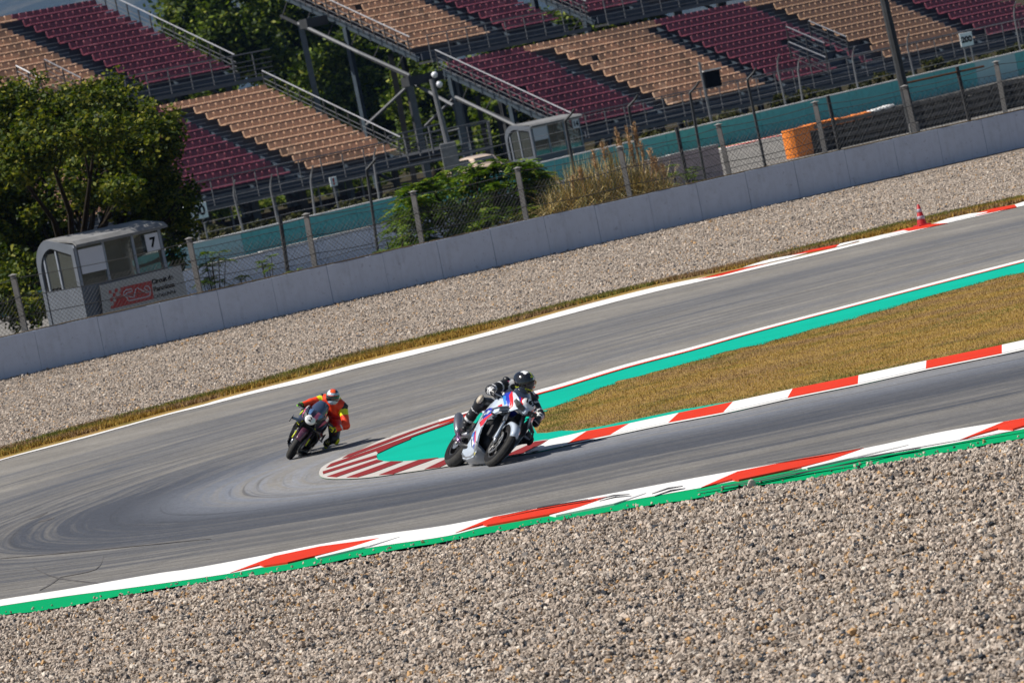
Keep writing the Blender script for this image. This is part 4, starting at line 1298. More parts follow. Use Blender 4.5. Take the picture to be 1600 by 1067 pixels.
def text_mesh(txt, size, name, m, depth=.004, bold=0.0, align='CENTER'):
    cu = bpy.data.curves.new(name, 'FONT')
    cu.body = txt; cu.size = size; cu.extrude = depth; cu.offset = bold
    cu.align_x = align; cu.align_y = 'CENTER'
    ob = bpy.data.objects.new(name, cu)
    me = bpy.data.meshes.new_from_object(ob)
    me.name = name
    me.materials.clear(); me.materials.append(m)
    for p in me.polygons: p.material_index = 0
    bpy.data.objects.remove(ob)
    return me
M_black = mat("black_lettering", (.008, .008, .009), .9, spec=.1)
M_signw = mat("white_sign_panel", (.80, .85, .86), .5, var=.06)
M_red2 = mat("banner_red", (.50, .035, .03), .6, var=.08)
def put_text(parent, txt, size, m, loc, bold=0.0, name="lettering", align='CENTER', depth=.004):
    o = link(name, text_mesh(txt, size, name, m, depth, bold, align), parent, loc=loc)
    o.rotation_euler = (R(90), 0, 0)
    return o
def sign(label, px, py, D, w, h, txt, tsize, th, legs, red=False, board=M_signw, zb=-.5, cat_="sign", group=None):
    p = PD(px, py, D)
    e = empty("distance_board" if not red else "notice_board", (p.x, p.y, zb), th, label, cat_)
    z = p.z - zb
    b = MB(); b.box((0, 0, 0), (w, .05, h), bev=.01); b.build("board", board, e, loc=(0, 0, z))
    if txt: put_text(e, txt, tsize, M_red2 if red else M_black, (0, -.032, z - .01), bold=.02)
    for lx in legs:
        b = MB(); b.tube([(lx, .04, 0), (lx, .04, z + h * .3)], .045, 6); b.build("sign_leg", M_gsteel, e)
    return e
sign("small white board with black number 200 on two grey legs behind the teal wall", 1510, 62, 293, .72, .70, "200", .40, R(22), (-.2, .2))
sign("white board ending in two zeros beside the big tree, partly covered by leaves", 306, 331, 243, 1.05, .66, "300", .56, R(25), (-.3, .3))
sign("tiny white notice with a red arrow mark below the tan seats", 521, 284, 262, .36, .42, "!", .40, R(25), (0,), red=True)
# black screen on a pole
p = PD(1112, 188, 281); e = empty("black_screen", (p.x, p.y, GZ2), R(25), "black square screen with a bright top edge on a pale pole before the tan seats", "screen")
pt = PD(1092, 97, 281)
dz_ = pt.z - GZ2; off = (pt - p).dot(Vector((math.cos(R(25)), math.sin(R(25)), 0)))
b = MB(); b.tube([(0, 0, 0), (off, 0, dz_)], .07, 6); b.build("pole", M_gsteel, e)
q = PD(1116, 124, 281); qx = (q - p).dot(Vector((math.cos(R(25)), math.sin(R(25)), 0)))
b = MB(); b.box((0, 0, 0), (.86, .14, .86), bev=.02); o = b.build("screen_panel", M_black, e, loc=(qx, -.05, q.z - GZ2)); o.rotation_euler = (0, R(0), 0)
b = MB(); b.box((0, 0, 0), (1.0, .3, .06)); b.build("top_hood", M_cap, e, loc=(qx, -.05, q.z - GZ2 + .47))
# tall lamp pole rising out of the picture
pa, pb_ = PD(1428, 206, 168), PD(1381, 0, 168)
e = empty("lamp_pole", (pa.x, pa.y, GZ2), 0, "tall dark lamp pole cut by the top edge of the picture", "pole")
dv = Vector((pb_.x - pa.x, 0, pb_.z - pa.z)).normalized()
b = MB(); zb0 = pa.z - GZ2
b.tube([(-dv.x / dv.z * zb0, 0, -zb0 + zb0), (0, 0, zb0), tuple(Vector((0, 0, zb0)) + dv * 7.5)], [.15, .145, .10], 8); b.build("pole_shaft", M_dark, e)
b = MB(); top = Vector((0, 0, zb0)) + dv * 7.5; b.tube([top, top + Vector((.8, 0, .15))], .05, 6); b.build("lamp_arm", M_dark, e)
b = MB(); b.box(top + Vector((1.0, 0, .12)), (.6, .25, .12), bev=.03); b.build("lamp_head", M_gsteel, e)
b = MB(); b.box((.0, 0, .9), (.3, .3, 1.8), bev=.02); b.build("pole_base", M_post, e, loc=(.03 - dv.x / dv.z * 0, 0, 0))
# camera / floodlight post by the gangway
pa, pb_ = PD(707, 255, 262), PD(674, 124, 262)
e = empty("camera_post", (pa.x, pa.y, GZ2), 0, "grey post with two round white camera domes in the gap between the stands", "post")
zb0 = pa.z - GZ2; lx = pb_.x - pa.x
b = MB(); b.tube([(0, 0, 0), (lx * .0, 0, zb0), (lx, 0, pb_.z - GZ2)], [.16, .15, .11], 8); b.build("post_shaft", M_gsteel, e)
M_dome = mat("white_plastic_dome", (.7, .72, .76), .3)
for dx, dz, r_ in ((.18, .15, .15), (.3, -.32, .16)):
    b = MB(); b.lathe([(0.001, -r_), (r_ * .7, -r_ * .7), (r_, 0), (r_ * .9, r_ * .6), (r_ * .4, r_), (.001, r_ * 1.02)], c=(lx + dx, 0, pb_.z - GZ2 + dz), n=12)
    b.build("camera_dome", M_dome, e, smooth=True)
b = MB(); b.box((lx * .25, -.1, zb0 + .3), (.75, .3, 1.3), bev=.03); b.build("control_box", M_gsteel, e)

# ================================================================ marshal huts
M_hut = mat("hut_grey_fibreglass", (.12, .135, .16), .5, var=.12, scale=3)
M_roof = mat("hut_roof_sheet", (.20, .20, .20), .7, var=.2, scale=3, dirt=(.2, .19, .18))
M_frame = mat("hut_window_frame", (.28, .31, .36), .45, .2)
M_in = mat("hut_inside", (.14, .125, .11), .9, var=.3, scale=2)
def glass_mat():
    t = NT("hut_glass")
    t.b.inputs['Base Color'].default_value = (.75, .8, .8, 1); t.b.inputs['Roughness'].default_value = .08
    t.b.inputs['Transmission Weight'].default_value = 0
    tr = t.n('ShaderNodeBsdfTransparent'); tr.inputs[0].default_value = (.78, .82, .80, 1)
    gl = t.n('ShaderNodeBsdfGlossy'); gl.inputs['Roughness'].default_value = .05
    df = t.n('ShaderNodeBsdfDiffuse'); df.inputs[0].default_value = (.32, .34, .32, 1)
    m1 = t.n('ShaderNodeMixShader'); m1.inputs[0].default_value = .12
    m2 = t.n('ShaderNodeMixShader'); m2.inputs[0].default_value = .12
    t.l(tr.outputs[0], m1.inputs[1]); t.l(df.outputs[0], m1.inputs[2]); t.l(m1.outputs[0], m2.inputs[1]); t.l(gl.outputs[0], m2.inputs[2])
    t.l(m2.outputs[0], t.t.nodes["Material Output"].inputs[0])
    return t.mat
M_glass = glass_mat()
M_sheet = mat("white_paper_panel", (.72, .71, .74), .6, var=.04)
def hut(label, p, th, L, Wd, H, num, mulls=3, hw=1.15):
    """origin: front left foot. x along the front, y to the back"""
    e = empty("marshal_hut", p, th, label, "hut")
    rad = min(.62, Wd * .42)
    # arch profile in (y,z): front foot up, over the roof, down the back
    def prof(o, ex=0.0):
        pts = [(0 - ex, 0), (0 - ex, H * .93 + 0)]
        n = 7
        y1 = Wd
        pts = [(-ex, 0.0), (-ex, H * .92)]
        for k in range(n + 1):
            a = math.pi / 2 * k / n
            pts.append((Wd + ex - rad + rad * math.sin(a), H + ex - rad + rad * math.cos(a)))
        pts.append((Wd + ex, 0.0))
        return pts
    out, inn = prof(0), [(y + (.14 if y < Wd / 2 else -.14), z if z < .01 else z - .22) for y, z in prof(0)]
    # end ribs (arched frames)
    for x0, nm in ((0.0, "end_rib"), (L - .1, "end_rib")):
        n = len(out); b = MB()
        vs = [(x0, y, z) for y, z in out] + [(x0, y, z) for y, z in inn] + [(x0 + .1, y, z) for y, z in out] + [(x0 + .1, y, z) for y, z in inn]
        fs = []
        for i in range(n - 1):
            fs += [(i, i + 1, n + i + 1, n + i), (2 * n + i, 3 * n + i, 3 * n + i + 1, 2 * n + i + 1), (i, 2 * n + i, 2 * n + i + 1, i + 1), (n + i, n + i + 1, 3 * n + i + 1, 3 * n + i)]
        b.add(vs, fs); b.build(nm, M_hut, e)
    # roof skin: from the front eave over the back curve
    b = MB(); sk = [(-.12, H * .915), (0.02, H * .95)] + out[2:]
    n = len(sk)
    xa, xb = .03, L + .16
    b.add([(xa, y, z + .02) for y, z in sk] + [(xb, y, z + .02) for y, z in sk] + [(xa, y, z - .03) for y, z in sk] + [(xb, y, z - .03) for y, z in sk],
          [(i, i + 1, n + i + 1, n + i) for i in range(n - 1)] + [(2 * n + i, 3 * n + i, 3 * n + i + 1, 2 * n + i + 1) for i in range(n - 1)] + [(0, n, 3 * n, 2 * n)] + [(n + i, n + i + 1, 3 * n + i + 1, 3 * n + i) for i in range(n - 1)] + [(i, 2 * n + i, 2 * n + i + 1, i + 1) for i in range(n - 1)])
    b.build("roof", M_roof, e)
    # ridges on the roof
    # lower front wall, side wall, floor
    b = MB(); b.box((L / 2, .05, hw / 2), (L - .02, .08, hw)); b.build("front_wall", M_hut, e)
    b = MB(); b.box((.06, Wd / 2, hw / 2), (.06, Wd - .2, hw)); b.build("side_wall", M_hut, e)
    b = MB(); b.box((L / 2, Wd - .12, H * .36), (L - .1, .05, H * .72)); b.build("back_wall", M_in, e)
    b = MB(); b.box((L / 2, Wd / 2, .05), (L, Wd, .1)); b.build("floor", M_in, e)
    # mullions and panes
    top = H * .90
    xs = [.06] + [L * k / mulls for k in range(1, mulls)] + [L - .06]
    for x in xs:
        b = MB(); b.box((0, 0, (top - hw) / 2), (.07, .07, top - hw)); b.build("mullion", M_frame, e, loc=(x, .03, hw))
    for x, y in ((.06, .1), (.06, Wd * .5), (.06, Wd - .3)):
        b = MB(); b.box((0, 0, (top - hw) / 2), (.05, .06, top - hw)); b.build("mullion", M_frame, e, loc=(x, y, hw))
    for i in range(mulls):
        a, c = xs[i] + .035, xs[i + 1] - .035
        b = MB(); b.box(((a + c) / 2, .03, (hw + top) / 2), (c - a, .012, top - hw)); b.build("pane", M_glass, e)
    b = MB(); b.box((.06, Wd * .29, (hw + top) / 2), (.012, Wd * .32, top - hw)); b.build("pane", M_glass, e)
    b = MB(); b.box((.06, Wd * .66, (hw + top) / 2), (.012, Wd * .26, top - hw - .1)); b.build("pane", M_glass, e)
    b = MB(); b.box((L / 2, 0.0, top + .03), (L, .1, .07)); b.build("eave_rail", M_frame, e)
    # white sheet in the first pane, number board in the last
    a, c = xs[0], xs[1]
    b = MB(); b.box(((a + c) / 2, -.03, top - .38), ((c - a) * .88, .02, .62)); b.build("white_panel", M_sheet, e)
    b = MB(); b.box((L - .36, -.06, top - .28), (.40, .03, .46)); b.build("number_board", M_sheet, e)
    if num: put_text(e, num, .34, M_black, (L - .36, -.08, top - .29), bold=.012)
    return e
hp = PD(137, 500, 144.2); hx = Vector((hp.x, hp.y, 0))
hut("grey marshal hut with glass front under the big tree, number 7 board in its window", (hx.x, hx.y, 0), R(38), 2.72, 1.75, 3.06, "7", hw=1.78)
hp2 = PD(838, 250, 277); hut("smaller pale-roofed marshal hut standing behind the teal wall", (hp2.x, hp2.y, -.5), R(42), 3.3, 1.9, 2.55, "14", hw=.9)
# circuit banner on the hut front
bn = empty("circuit_banner", (hx.x - wb.x * .0, hx.y, 0), R(38), "white circuit banner with red track logo hanging in front of the marshal hut", "banner")
M_banner = mat("banner_cloth", (.50, .48, .45), .75, var=.05, bump=.2, bscale=20)
def bn_loc(px, py):
    n_ = Vector((-math.sin(R(38)), math.cos(R(38)), 0)); p = on_plane(px, py, hx - n_ * .12, n_)
    return (p - hx).dot(Vector((math.cos(R(38)), math.sin(R(38)), 0))), p.z
def quad_pts(pix, y): return [(lambda q: (q[0], y, q[1]))(bn_loc(*p)) for p in pix]
z85 = lambda pts: [(130 + x / 8, 390 + y / 8) for x, y in pts]
def extr(name, pix, y, m, th=.006, parent=bn):
    P = quad_pts(pix, y); n = len(P)
    b = MB(); b.add(P + [(x, y + th, z) for x, _, z in P], [tuple(range(n)), tuple(range(n, 2 * n))[::-1]] + [(i, n + i, n + (i + 1) % n, (i + 1) % n) for i in range(n)])
    return b.build(name, m, parent)
extr("banner_sheet", z85([(210, 450), (1220, 195), (1310, 580), (1330, 660), (270, 930)]), -.12, M_banner, .02)
extr("red_field", z85([(465, 475), (850, 388), (880, 615), (345, 742), (345, 705), (380, 695), (378, 655), (410, 645), (400, 590), (440, 580), (480, 570), (440, 530), (470, 525)]), -.128, M_red2)
for q in ([(318, 512), (350, 505), (355, 550), (322, 555)], [(390, 492), (428, 485), (432, 530), (395, 538)], [(368, 548), (402, 540), (406, 585), (372, 592)], [(335, 605), (370, 598), (376, 645), (340, 652)]):
    extr("red_check", z85(q), -.128, M_red2)
trk = [(545, 605), (505, 570), (500, 535), (530, 505), (600, 490), (610, 520), (530, 550), (520, 565), (580, 590), (630, 595), (650, 500), (670, 480), (790, 540), (820, 530), (760, 490), (770, 460), (810, 455), (835, 500), (830, 570), (800, 590), (580, 640), (560, 640), (545, 605)]
b = MB(); b.tube([(lambda q: (q[0], -.136, q[1]))(bn_loc(*p)) for p in z85(trk)], .014, 4); b.build("track_outline", M_sheet, bn)
for txt, px, py, s_, bo in (("Circuit de", 253.5, 437, .165, .006), ("Barcelona", 256, 448.6, .165, .006), ("CATALUNYA", 257, 460, .12, 0)):
    q = bn_loc(px, py); o = put_text(bn, txt, s_, M_black, (q[0], -.132, q[1]), bold=bo)
    o.rotation_euler = (R(90), R(-1.5), 0)

# ================================================================ traffic cone
cp_ = G(1441.5, 355); cone = empty("traffic_cone", (cp_.x, cp_.y, .02), R(20), "red and white traffic cone standing on the far kerb", "cone")
M_cone = mat("cone_red", (.42, .012, .015), .45); M_conew = mat("cone_grey_sleeve", (.30, .30, .36), .4)
b = MB(); b.box((0, 0, .02), (.30, .30, .04), bev=.012); b.build("base", M_cone, cone)
def fr(z): return .105 - (.105 - .028) * (z - .04) / .42
b = MB(); b.lathe([(fr(.04), .04), (fr(.46), .46), (.02, .468), (.001, .47)], n=20); b.build("cone_body", M_cone, cone, smooth=True)
for z0, z1 in ((.15, .22), (.30, .37)):
    b = MB(); b.lathe([(fr(z0) + .001, z0), (fr(z0) + .004, z0 + .002), (fr(z1) + .004, z1 - .002), (fr(z1) + .001, z1)], n=20); b.build("sleeve", M_conew, cone, smooth=True)

# ================================================================ parked car seen over the bushes
cpz = PD(738, 250, 282); car = empty("parked_car", (cpz.x, cpz.y, -.5), R(112), "pale cream car whose roof shows above the green bushes", "car")
M_car = mat("cream_car_paint", (.60, .47, .36), .25, var=.03, coat=.6); M_cglass = mat("car_glass", (.02, .025, .03), .1); M_ctire = mat("car_tyre", (.02, .02, .02), .8); M_tail = mat("tail_light_red", (.5, .02, .02), .3)
def loft(secs, name, m, parent, smooth=True, cap=True, mats=None, closed=True):
    b = MB(); n = len(secs[0]); vs = [v for s_ in secs for v in s_]; fs = []
    for i in range(len(secs) - 1):
        for k in range(n if closed else n - 1):
            fs.append((i * n + k, i * n + (k + 1) % n, (i + 1) * n + (k + 1) % n, (i + 1) * n + k))
    if cap: fs += [tuple(range(n))[::-1], tuple((len(secs) - 1) * n + k for k in range(n))]
    b.add(vs, fs); return b.build(name, m, parent, smooth)
def rrect(x, w, z0, z1, e=.7, n=16, yc=0.0):
    out = []
    for k in range(n):
        a = 2 * math.pi * (k + .5) / n; c, s_ = math.cos(a), math.sin(a)
        out.append((x, yc + w * math.copysign(abs(c) ** e, c), (z0 + z1) / 2 + (z1 - z0) / 2 * math.copysign(abs(s_) ** e, s_)))
    return out
loft([rrect(-2.1, .70, .45, .80, .5), rrect(-1.95, .82, .32, .95, .45), rrect(-1.2, .87, .25, 1.0, .4), rrect(0, .88, .22, .98, .4), rrect(1.2, .86, .25, .95, .4), rrect(1.9, .80, .3, .82, .45), rrect(2.1, .66, .4, .68, .5)], "body", M_car, car)
loft([rrect(-1.85, .66, .90, .98, .6), rrect(-1.35, .66, .92, 1.36, .5), rrect(-.5, .66, .92, 1.46, .45), rrect(.2, .66, .92, 1.44, .45), rrect(.75, .64, .92, 1.2, .5), rrect(1.1, .62, .90, .98, .6)], "cabin", M_car, car)
for sy in (-1, 1):
    b = MB(); b.add([(-1.5, sy * .675, 1.0), (.8, sy * .675, 1.0), (.2, sy * .655, 1.32), (-1.1, sy * .655, 1.34)], [(0, 1, 2, 3)]); b.build("side_window", M_cglass, car)
    b = MB(); b.box((-2.08, sy * .6, .72), (.08, .2, .16), bev=.02); b.build("tail_light", M_tail, car)
    for sx in (-1.3, 1.3):
        b = MB(); b.lathe([(.001, -.09), (.3, -.1), (.31, 0), (.3, .1), (.001, .09)], c=(sx, sy * .8, .31), axis='y', n=16); b.build("wheel", M_ctire, car, smooth=True)
b = MB(); b.add([(-1.82, -.5, 1.0), (-1.82, .5, 1.0), (-1.42, .5, 1.32), (-1.42, -.5, 1.32)], [(0, 3, 2, 1)]); b.build("rear_window", M_cglass, car)

# ================================================================ hills, trees and bushes
def hill():
    t = NT("wooded_hill")
    c = t.ramp(t.noise(.006, 8, .7, t.pos()), [(.3, (.010, .022, .012)), (.5, (.022, .04, .022)), (.62, (.10, .10, .06)), (.75, (.02, .04, .02))])
    t.l(c, t.b.inputs['Base Color']); t.b.inputs['Roughness'].default_value = 1
    t.bump(t.noise(.02, 8, .8, t.pos()), 1.0, 25)
    return t.mat
M_hill = hill()
nx, ny = 90, 26
hv, hf = [], []
for j in range(ny):
    for i in range(nx):
        x = -5200 + 10400 * i / (nx - 1); y = 6800 + 1900 * j / (ny - 1)
        z = (j / (ny - 1)) ** .8 * (320 + 40 * math.sin(x * .002 + 1) + 25 * math.sin(x * .006 + y * .002)) + 8 * math.sin(x * .012 + j) - 6
        hv.append((x, y, z))
for j in range(ny - 1):
    for i in range(nx - 1): hf.append((j * nx + i, j * nx + i + 1, (j + 1) * nx + i + 1, (j + 1) * nx + i))
b = MB(); b.add(hv, hf); tag(b.build("hill", M_hill, smooth=True), kind="structure")

def leaf_mat(name, cols, trans=.27):
    t = NT(name)
    g = t.n('ShaderNodeNewGeometry')
    c = t.ramp(g.outputs['Random Per Island'], cols)
    big = t.ramp(t.noise(.9, 4, .6, t.pos()), [(.3, (.72, .76, .7)), (.7, (1.2, 1.15, 1.1))])
    c = t.mix(1.0, c, big, 'MULTIPLY')
    t.l(c, t.b.inputs['Base Color']); t.b.inputs['Roughness'].default_value = .6; t.b.inputs['Specular IOR Level'].default_value = .25
    tr = t.n('ShaderNodeBsdfTranslucent'); t.l(t.mix(1.0, c, (1.25, 1.35, .6), 'MULTIPLY'), tr.inputs[0])
    mx = t.n('ShaderNodeMixShader'); mx.inputs[0].default_value = trans
    t.l(t.b.outputs[0], mx.inputs[1]); t.l(tr.outputs[0], mx.inputs[2]); t.l(mx.outputs[0], t.t.nodes["Material Output"].inputs[0])
    return t.mat
M_leaf = leaf_mat("tree_leaf", [(0, (.014, .030, .004)), (.4, (.05, .082, .008)), (.7, (.12, .155, .011)), (1, (.28, .26, .025))])
M_leaf2 = leaf_mat("background_tree_leaf", [(0, (.016, .034, .004)), (.5, (.06, .10, .008)), (.85, (.16, .22, .018)), (1, (.28, .30, .05))])
M_leafb = leaf_mat("bush_leaf", [(0, (.025, .055, .006)), (.5, (.075, .145, .010)), (.85, (.17, .26, .02)), (1, (.27, .26, .05))])
M_bark = mat("tree_bark", (.035, .028, .02), .95, var=.4, scale=6, bump=.6)
def leaves(name, blobs, n, size, m, parent, origin, seed, aspect=1.8, shell=.45, droop=0.0, clump=.6, spread=.16):
    r_ = np.random.default_rng(seed)
    vol = np.array([b[1][0] * b[1][1] * b[1][2] for b in blobs]) ** .75; vol /= vol.sum()
    idx = r_.choice(len(blobs), n, p=vol)
    C = np.array([b[0] for b in blobs])[idx]; Rr = np.array([b[1] for b in blobs])[idx]
    d = r_.normal(0, 1, (n, 3)); d /= np.linalg.norm(d, axis=1)[:, None]
    rad = (shell + (1 - shell) * r_.random(n)) ** .6 * (1 + .12 * r_.normal(0, 1, n))
    # clumping
    nc = max(12, n // 70)
    P = C + d * Rr * rad[:, None]
    cl = P[r_.choice(n, nc)]
    ci = r_.integers(0, nc, n)
    near = r_.random(n) < clump
    sp = Rr.mean() * spread
    P[near] = cl[ci[near]] + r_.normal(0, 1, (near.sum(), 3)) * sp
    a = r_.normal(0, 1, (n, 3)); a[:, 2] = a[:, 2] * .6 - droop; a /= np.linalg.norm(a, axis=1)[:, None]
    b_ = np.cross(a, r_.normal(0, 1, (n, 3))); b_ /= np.linalg.norm(b_, axis=1)[:, None] + 1e-9
    s = size * r_.uniform(.6, 1.4, n)[:, None]
    V = np.empty((n, 4, 3))
    V[:, 0] = P - a * s * aspect * .5; V[:, 1] = P + b_ * s * .5; V[:, 2] = P + a * s * aspect * .5; V[:, 3] = P - b_ * s * .5
    V -= np.array(origin)
    F = np.arange(n * 4).reshape(n, 4)
    return link(name, np_mesh(name, V.reshape(-1, 3), F, m), parent)
def tree(name, label, base, blobs, n, size, m, seed, cat_="tree", trunk_r=.22, group=None, **kw):
    e = empty(name, base, 0, label, cat_, group)
    r_ = random.Random(seed); base = Vector(base)
    b = MB()
    cen = Vector((0, 0, 0))
    for c, _ in blobs: cen += Vector(c)
    cen /= len(blobs)
    fork = base.lerp(cen, .35); fork.z = base.z + (cen.z - base.z) * .45
    b.tube([(0, 0, -.2), (fork - base) * .5 + Vector((r_.uniform(-.15, .15), 0, 0)), fork - base], [trunk_r, trunk_r * .85, trunk_r * .7], 8)
    b.build("trunk", M_bark, e, smooth=True)
    for c, rr in blobs:
        b = MB(); c = Vector(c) - base; f0 = fork - base
        mid = f0.lerp(c, .5) + Vector((r_.uniform(-.3, .3), r_.uniform(-.3, .3), r_.uniform(-.1, .3)))
        b.tube([f0, mid, c], [trunk_r * .45, trunk_r * .3, trunk_r * .1], 6)
        for k in range(4):
            dd = Vector((r_.uniform(-1, 1) * rr[0], r_.uniform(-1, 1) * rr[1], r_.uniform(-.4, 1) * rr[2])) * .75
            b.tube([mid.lerp(c, .4 + .15 * k), c + dd], [trunk_r * .15, .015], 4)
        b.build("limb", M_bark, e, smooth=True)
    leaves("crown", blobs, n, size, m, e, base, seed, **kw)
    return e
def blob(px, py, D, rx, rz, ry=None):
    p = PD(px, py, D); s = FPX / D
    return ((p.x, p.y, p.z), (rx / s, (ry or rx) / s, rz / s))
# big tree at the left
tb_ = PD(110, 520, 158)
big = [blob(60, 200, 158, 85, 60), blob(150, 190, 158, 90, 60), blob(215, 225, 157, 75, 55), blob(20, 280, 159, 70, 60), blob(150, 265, 156, 85, 50), blob(215, 300, 158, 70, 55), blob(20, 390, 158, 60, 60), blob(30, 340, 159, 55, 50),
       blob(250, 280, 159, 45, 45), blob(165, 145, 159, 50, 25), blob(20, 165, 158, 50, 45), blob(265, 330, 160, 32, 38), blob(-40, 300, 158, 80, 90), blob(-20, 440, 157, 60, 60), blob(40, 460, 157, 60, 50), blob(60, 410, 158, 40, 35), blob(255, 185, 159, 25, 18), blob(285, 365, 160, 18, 22), blob(70, 225, 146, 65, 38), blob(150, 205, 146.5, 60, 32), blob(20, 260, 146, 50, 40), blob(288, 330, 157, 22, 30), blob(300, 300, 158, 16, 18), blob(275, 400, 158, 14, 20), blob(15, 455, 150, 40, 30), blob(55, 480, 149, 25, 25), blob(40, 420, 151, 30, 30), blob(60, 335, 157, 30, 25), blob(120, 320, 157, 32, 22), blob(190, 300, 150, 40, 22), blob(90, 370, 158, 28, 22)]
tree("broadleaf_tree", "big dark leafy tree at the left behind the marshal hut", (tb_.x, tb_.y, GZ2), big, 88000, .080, M_leaf, 41, trunk_r=.25, shell=.30, clump=.82, spread=.12)
# trees behind the stands
TG = "trees behind the grandstands"
def btree(label, blobs, base_px, D, n, seed, name="background_tree"):
    p = PD(base_px, 330, D); tree(name, label, (p.x, p.y, -.6), blobs, n, .20, M_leaf2, seed, trunk_r=.3, group=TG, shell=.2)
btree("leafy tree rising right beside the upper left stand's railing", [blob(300, 10, 335, 60, 50), blob(350, 50, 333, 60, 50), blob(390, 90, 334, 60, 40), blob(340, -30, 335, 80, 40), blob(290, 90, 338, 50, 40)], 340, 335, 17000, 51)
btree("bright green tree between the two left grandstands and the steel pipe", [blob(450, 80, 345, 60, 60), blob(500, 130, 343, 60, 50), blob(430, 10, 345, 60, 50), blob(470, -20, 345, 60, 40), blob(520, 70, 347, 50, 50), blob(440, 140, 345, 50, 40)], 465, 345, 19000, 52)
btree("shady tree with a dark leaning trunk under the sloping steel pipe", [blob(560, 90, 338, 55, 50), blob(560, 160, 336, 60, 50), blob(610, 170, 338, 55, 55), blob(600, 110, 340, 50, 45)], 580, 338, 17000, 53)
btree("green tree seen through the pillars below the upper right stand", [blob(660, 160, 326, 55, 45), blob(680, 210, 325, 60, 45), blob(720, 150, 328, 50, 50), blob(740, 200, 327, 45, 50), blob(650, 110, 330, 40, 30)], 690, 327, 16000, 54)
btree("sunlit tree low behind the pillars, left of the second hut", [blob(770, 190, 322, 40, 40), blob(780, 240, 320, 50, 30), blob(740, 250, 320, 45, 30), blob(800, 170, 326, 40, 40)], 770, 322, 9000, 55)
btree("green tree showing in the gap between the upper stands at the top", [blob(850, 50, 338, 60, 35), blob(920, 40, 338, 60, 30), blob(800, 70, 338, 50, 25), blob(990, 20, 340, 50, 30)], 900, 338, 10000, 56)
btree("tree behind the left stands, filling the gap under the walkway", [blob(250, 165, 318, 50, 30), blob(310, 150, 318, 50, 25), blob(200, 175, 318, 40, 30)], 260, 318, 8000, 57)
# scrub behind the teal wall
scr = []
r0 = random.Random(5)
for k in range(34):
    x = 300 + k * 40; y = 382 + (80 - 375) / 1270.0 * (x - 330) - r0.uniform(4, 16)
    scr.append(blob(x, y, 262 + (x - 300) * .032, r0.uniform(14, 26), r0.uniform(5, 12)))
M_scrub = leaf_mat("scrub_leaf", [(0, (.015, .018, .006)), (.5, (.04, .042, .01)), (.85, (.08, .085, .015)), (1, (.11, .09, .04))], .3)
o = leaves("scrub", scr, 16000, .11, M_scrub, None, (0, 0, 0), 61); tag(o, kind="stuff", label="scrubby undergrowth along the back of the teal wall")
scr2 = []
for k in range(30):
    x = 300 + k * 42; y = 345 + (80 - 375) / 1270.0 * (x - 330) - r0.uniform(0, 14)
    scr2.append(blob(x, y, 318 + (x - 300) * .035, r0.uniform(14, 30), r0.uniform(8, 14)))
o = leaves("scrub", scr2, 15000, .16, M_leaf2, None, (0, 0, 0), 62); tag(o, kind="stuff", label="shaded greenery behind and below the lower grandstands")

# compound-leaf bush (tree of heaven) behind the near wall
M_frond = M_leafb
def frond_plant(name, label, base, tips, seed, leaf=.085, npair=9, flen=.55, m=M_leafb, fpt=7, cat_="bush"):
    e = empty(name, base, 0, label, cat_)
    r_ = random.Random(seed); B = Vector(base)
    V, stems = [], MB()
    for tip in tips:
        T = Vector(tip) - B
        mid = T * .5 + Vector((r_.uniform(-.1, .1), r_.uniform(-.1, .1), .05))
        root = Vector((T.x * .25, T.y * .3, 0))
        stems.tube([mid.lerp(T, .6) if len(tips) > 60 else root, mid.lerp(T, .8), T], [.014, .010, .006], 4)
        for k in range(fpt):
            an = 2 * math.pi * k / fpt + r_.uniform(-.3, .3); el = r_.uniform(-.1, .7)
            d = Vector((math.cos(an) * math.cos(el), math.sin(an) * math.cos(el), math.sin(el)))
            L = flen * r_.uniform(.7, 1.25)
            side = d.cross(Vector((0, 0, 1))).normalized()
            prev = T.copy()
            for j in range(1, npair + 1):
                t = j / npair
                p = T + d * L * t + Vector((0, 0, -.45 * L * t * t))
                for sg in (-1, 1):
                    ld = (side * sg + d * .35 + Vector((0, 0, -.35 + r_.uniform(-.2, .2)))).normalized()
                    ll = leaf * r_.uniform(.8, 1.3) * (1.25 - .5 * t); wd_ = d * ll * .32
                    V.append((p, p + ld * ll * .5 + wd_, p + ld * ll, p + ld * ll * .5 - wd_))
    stems.build("stem", M_bark, e)
    A = np.array([[tuple(q) for q in f] for f in V]).reshape(-1, 3); F = np.arange(len(A)).reshape(-1, 4)
    link("foliage", np_mesh("foliage", A, F, m), e)
    return e
r1 = random.Random(77)
bz = PD(740, 400, 166)
tips = []
outline = [(620, 372), (628, 335), (640, 310), (665, 285), (700, 268), (730, 262), (760, 255), (790, 248), (815, 240), (830, 262), (850, 268), (865, 285), (860, 310), (870, 335)]
clumps = []
for k in range(44):
    x = r1.uniform(616, 872); u_ = r1.random(); clumps.append((x, u_, 166 + r1.uniform(-2, 2)))
for k in range(330):
    cx_, u_, dd_ = clumps[k % 44]; x = min(876, max(612, cx_ + r1.gauss(0, 8)))
    ytop = -4 + 6 * math.sin(x * .21) + 5 * math.sin(x * .093 + 1) + np.interp(x, [612, 625, 650, 690, 720, 760, 800, 825, 835, 855, 876], [340, 310, 282, 268, 262, 258, 240, 240, 262, 272, 300])
    y = ytop + 8 + (395 - ytop) * u_ * .95 + r1.gauss(0, 6)
    p = PD(x, y, dd_ + r1.uniform(-.3, .3)); tips.append(tuple(p))
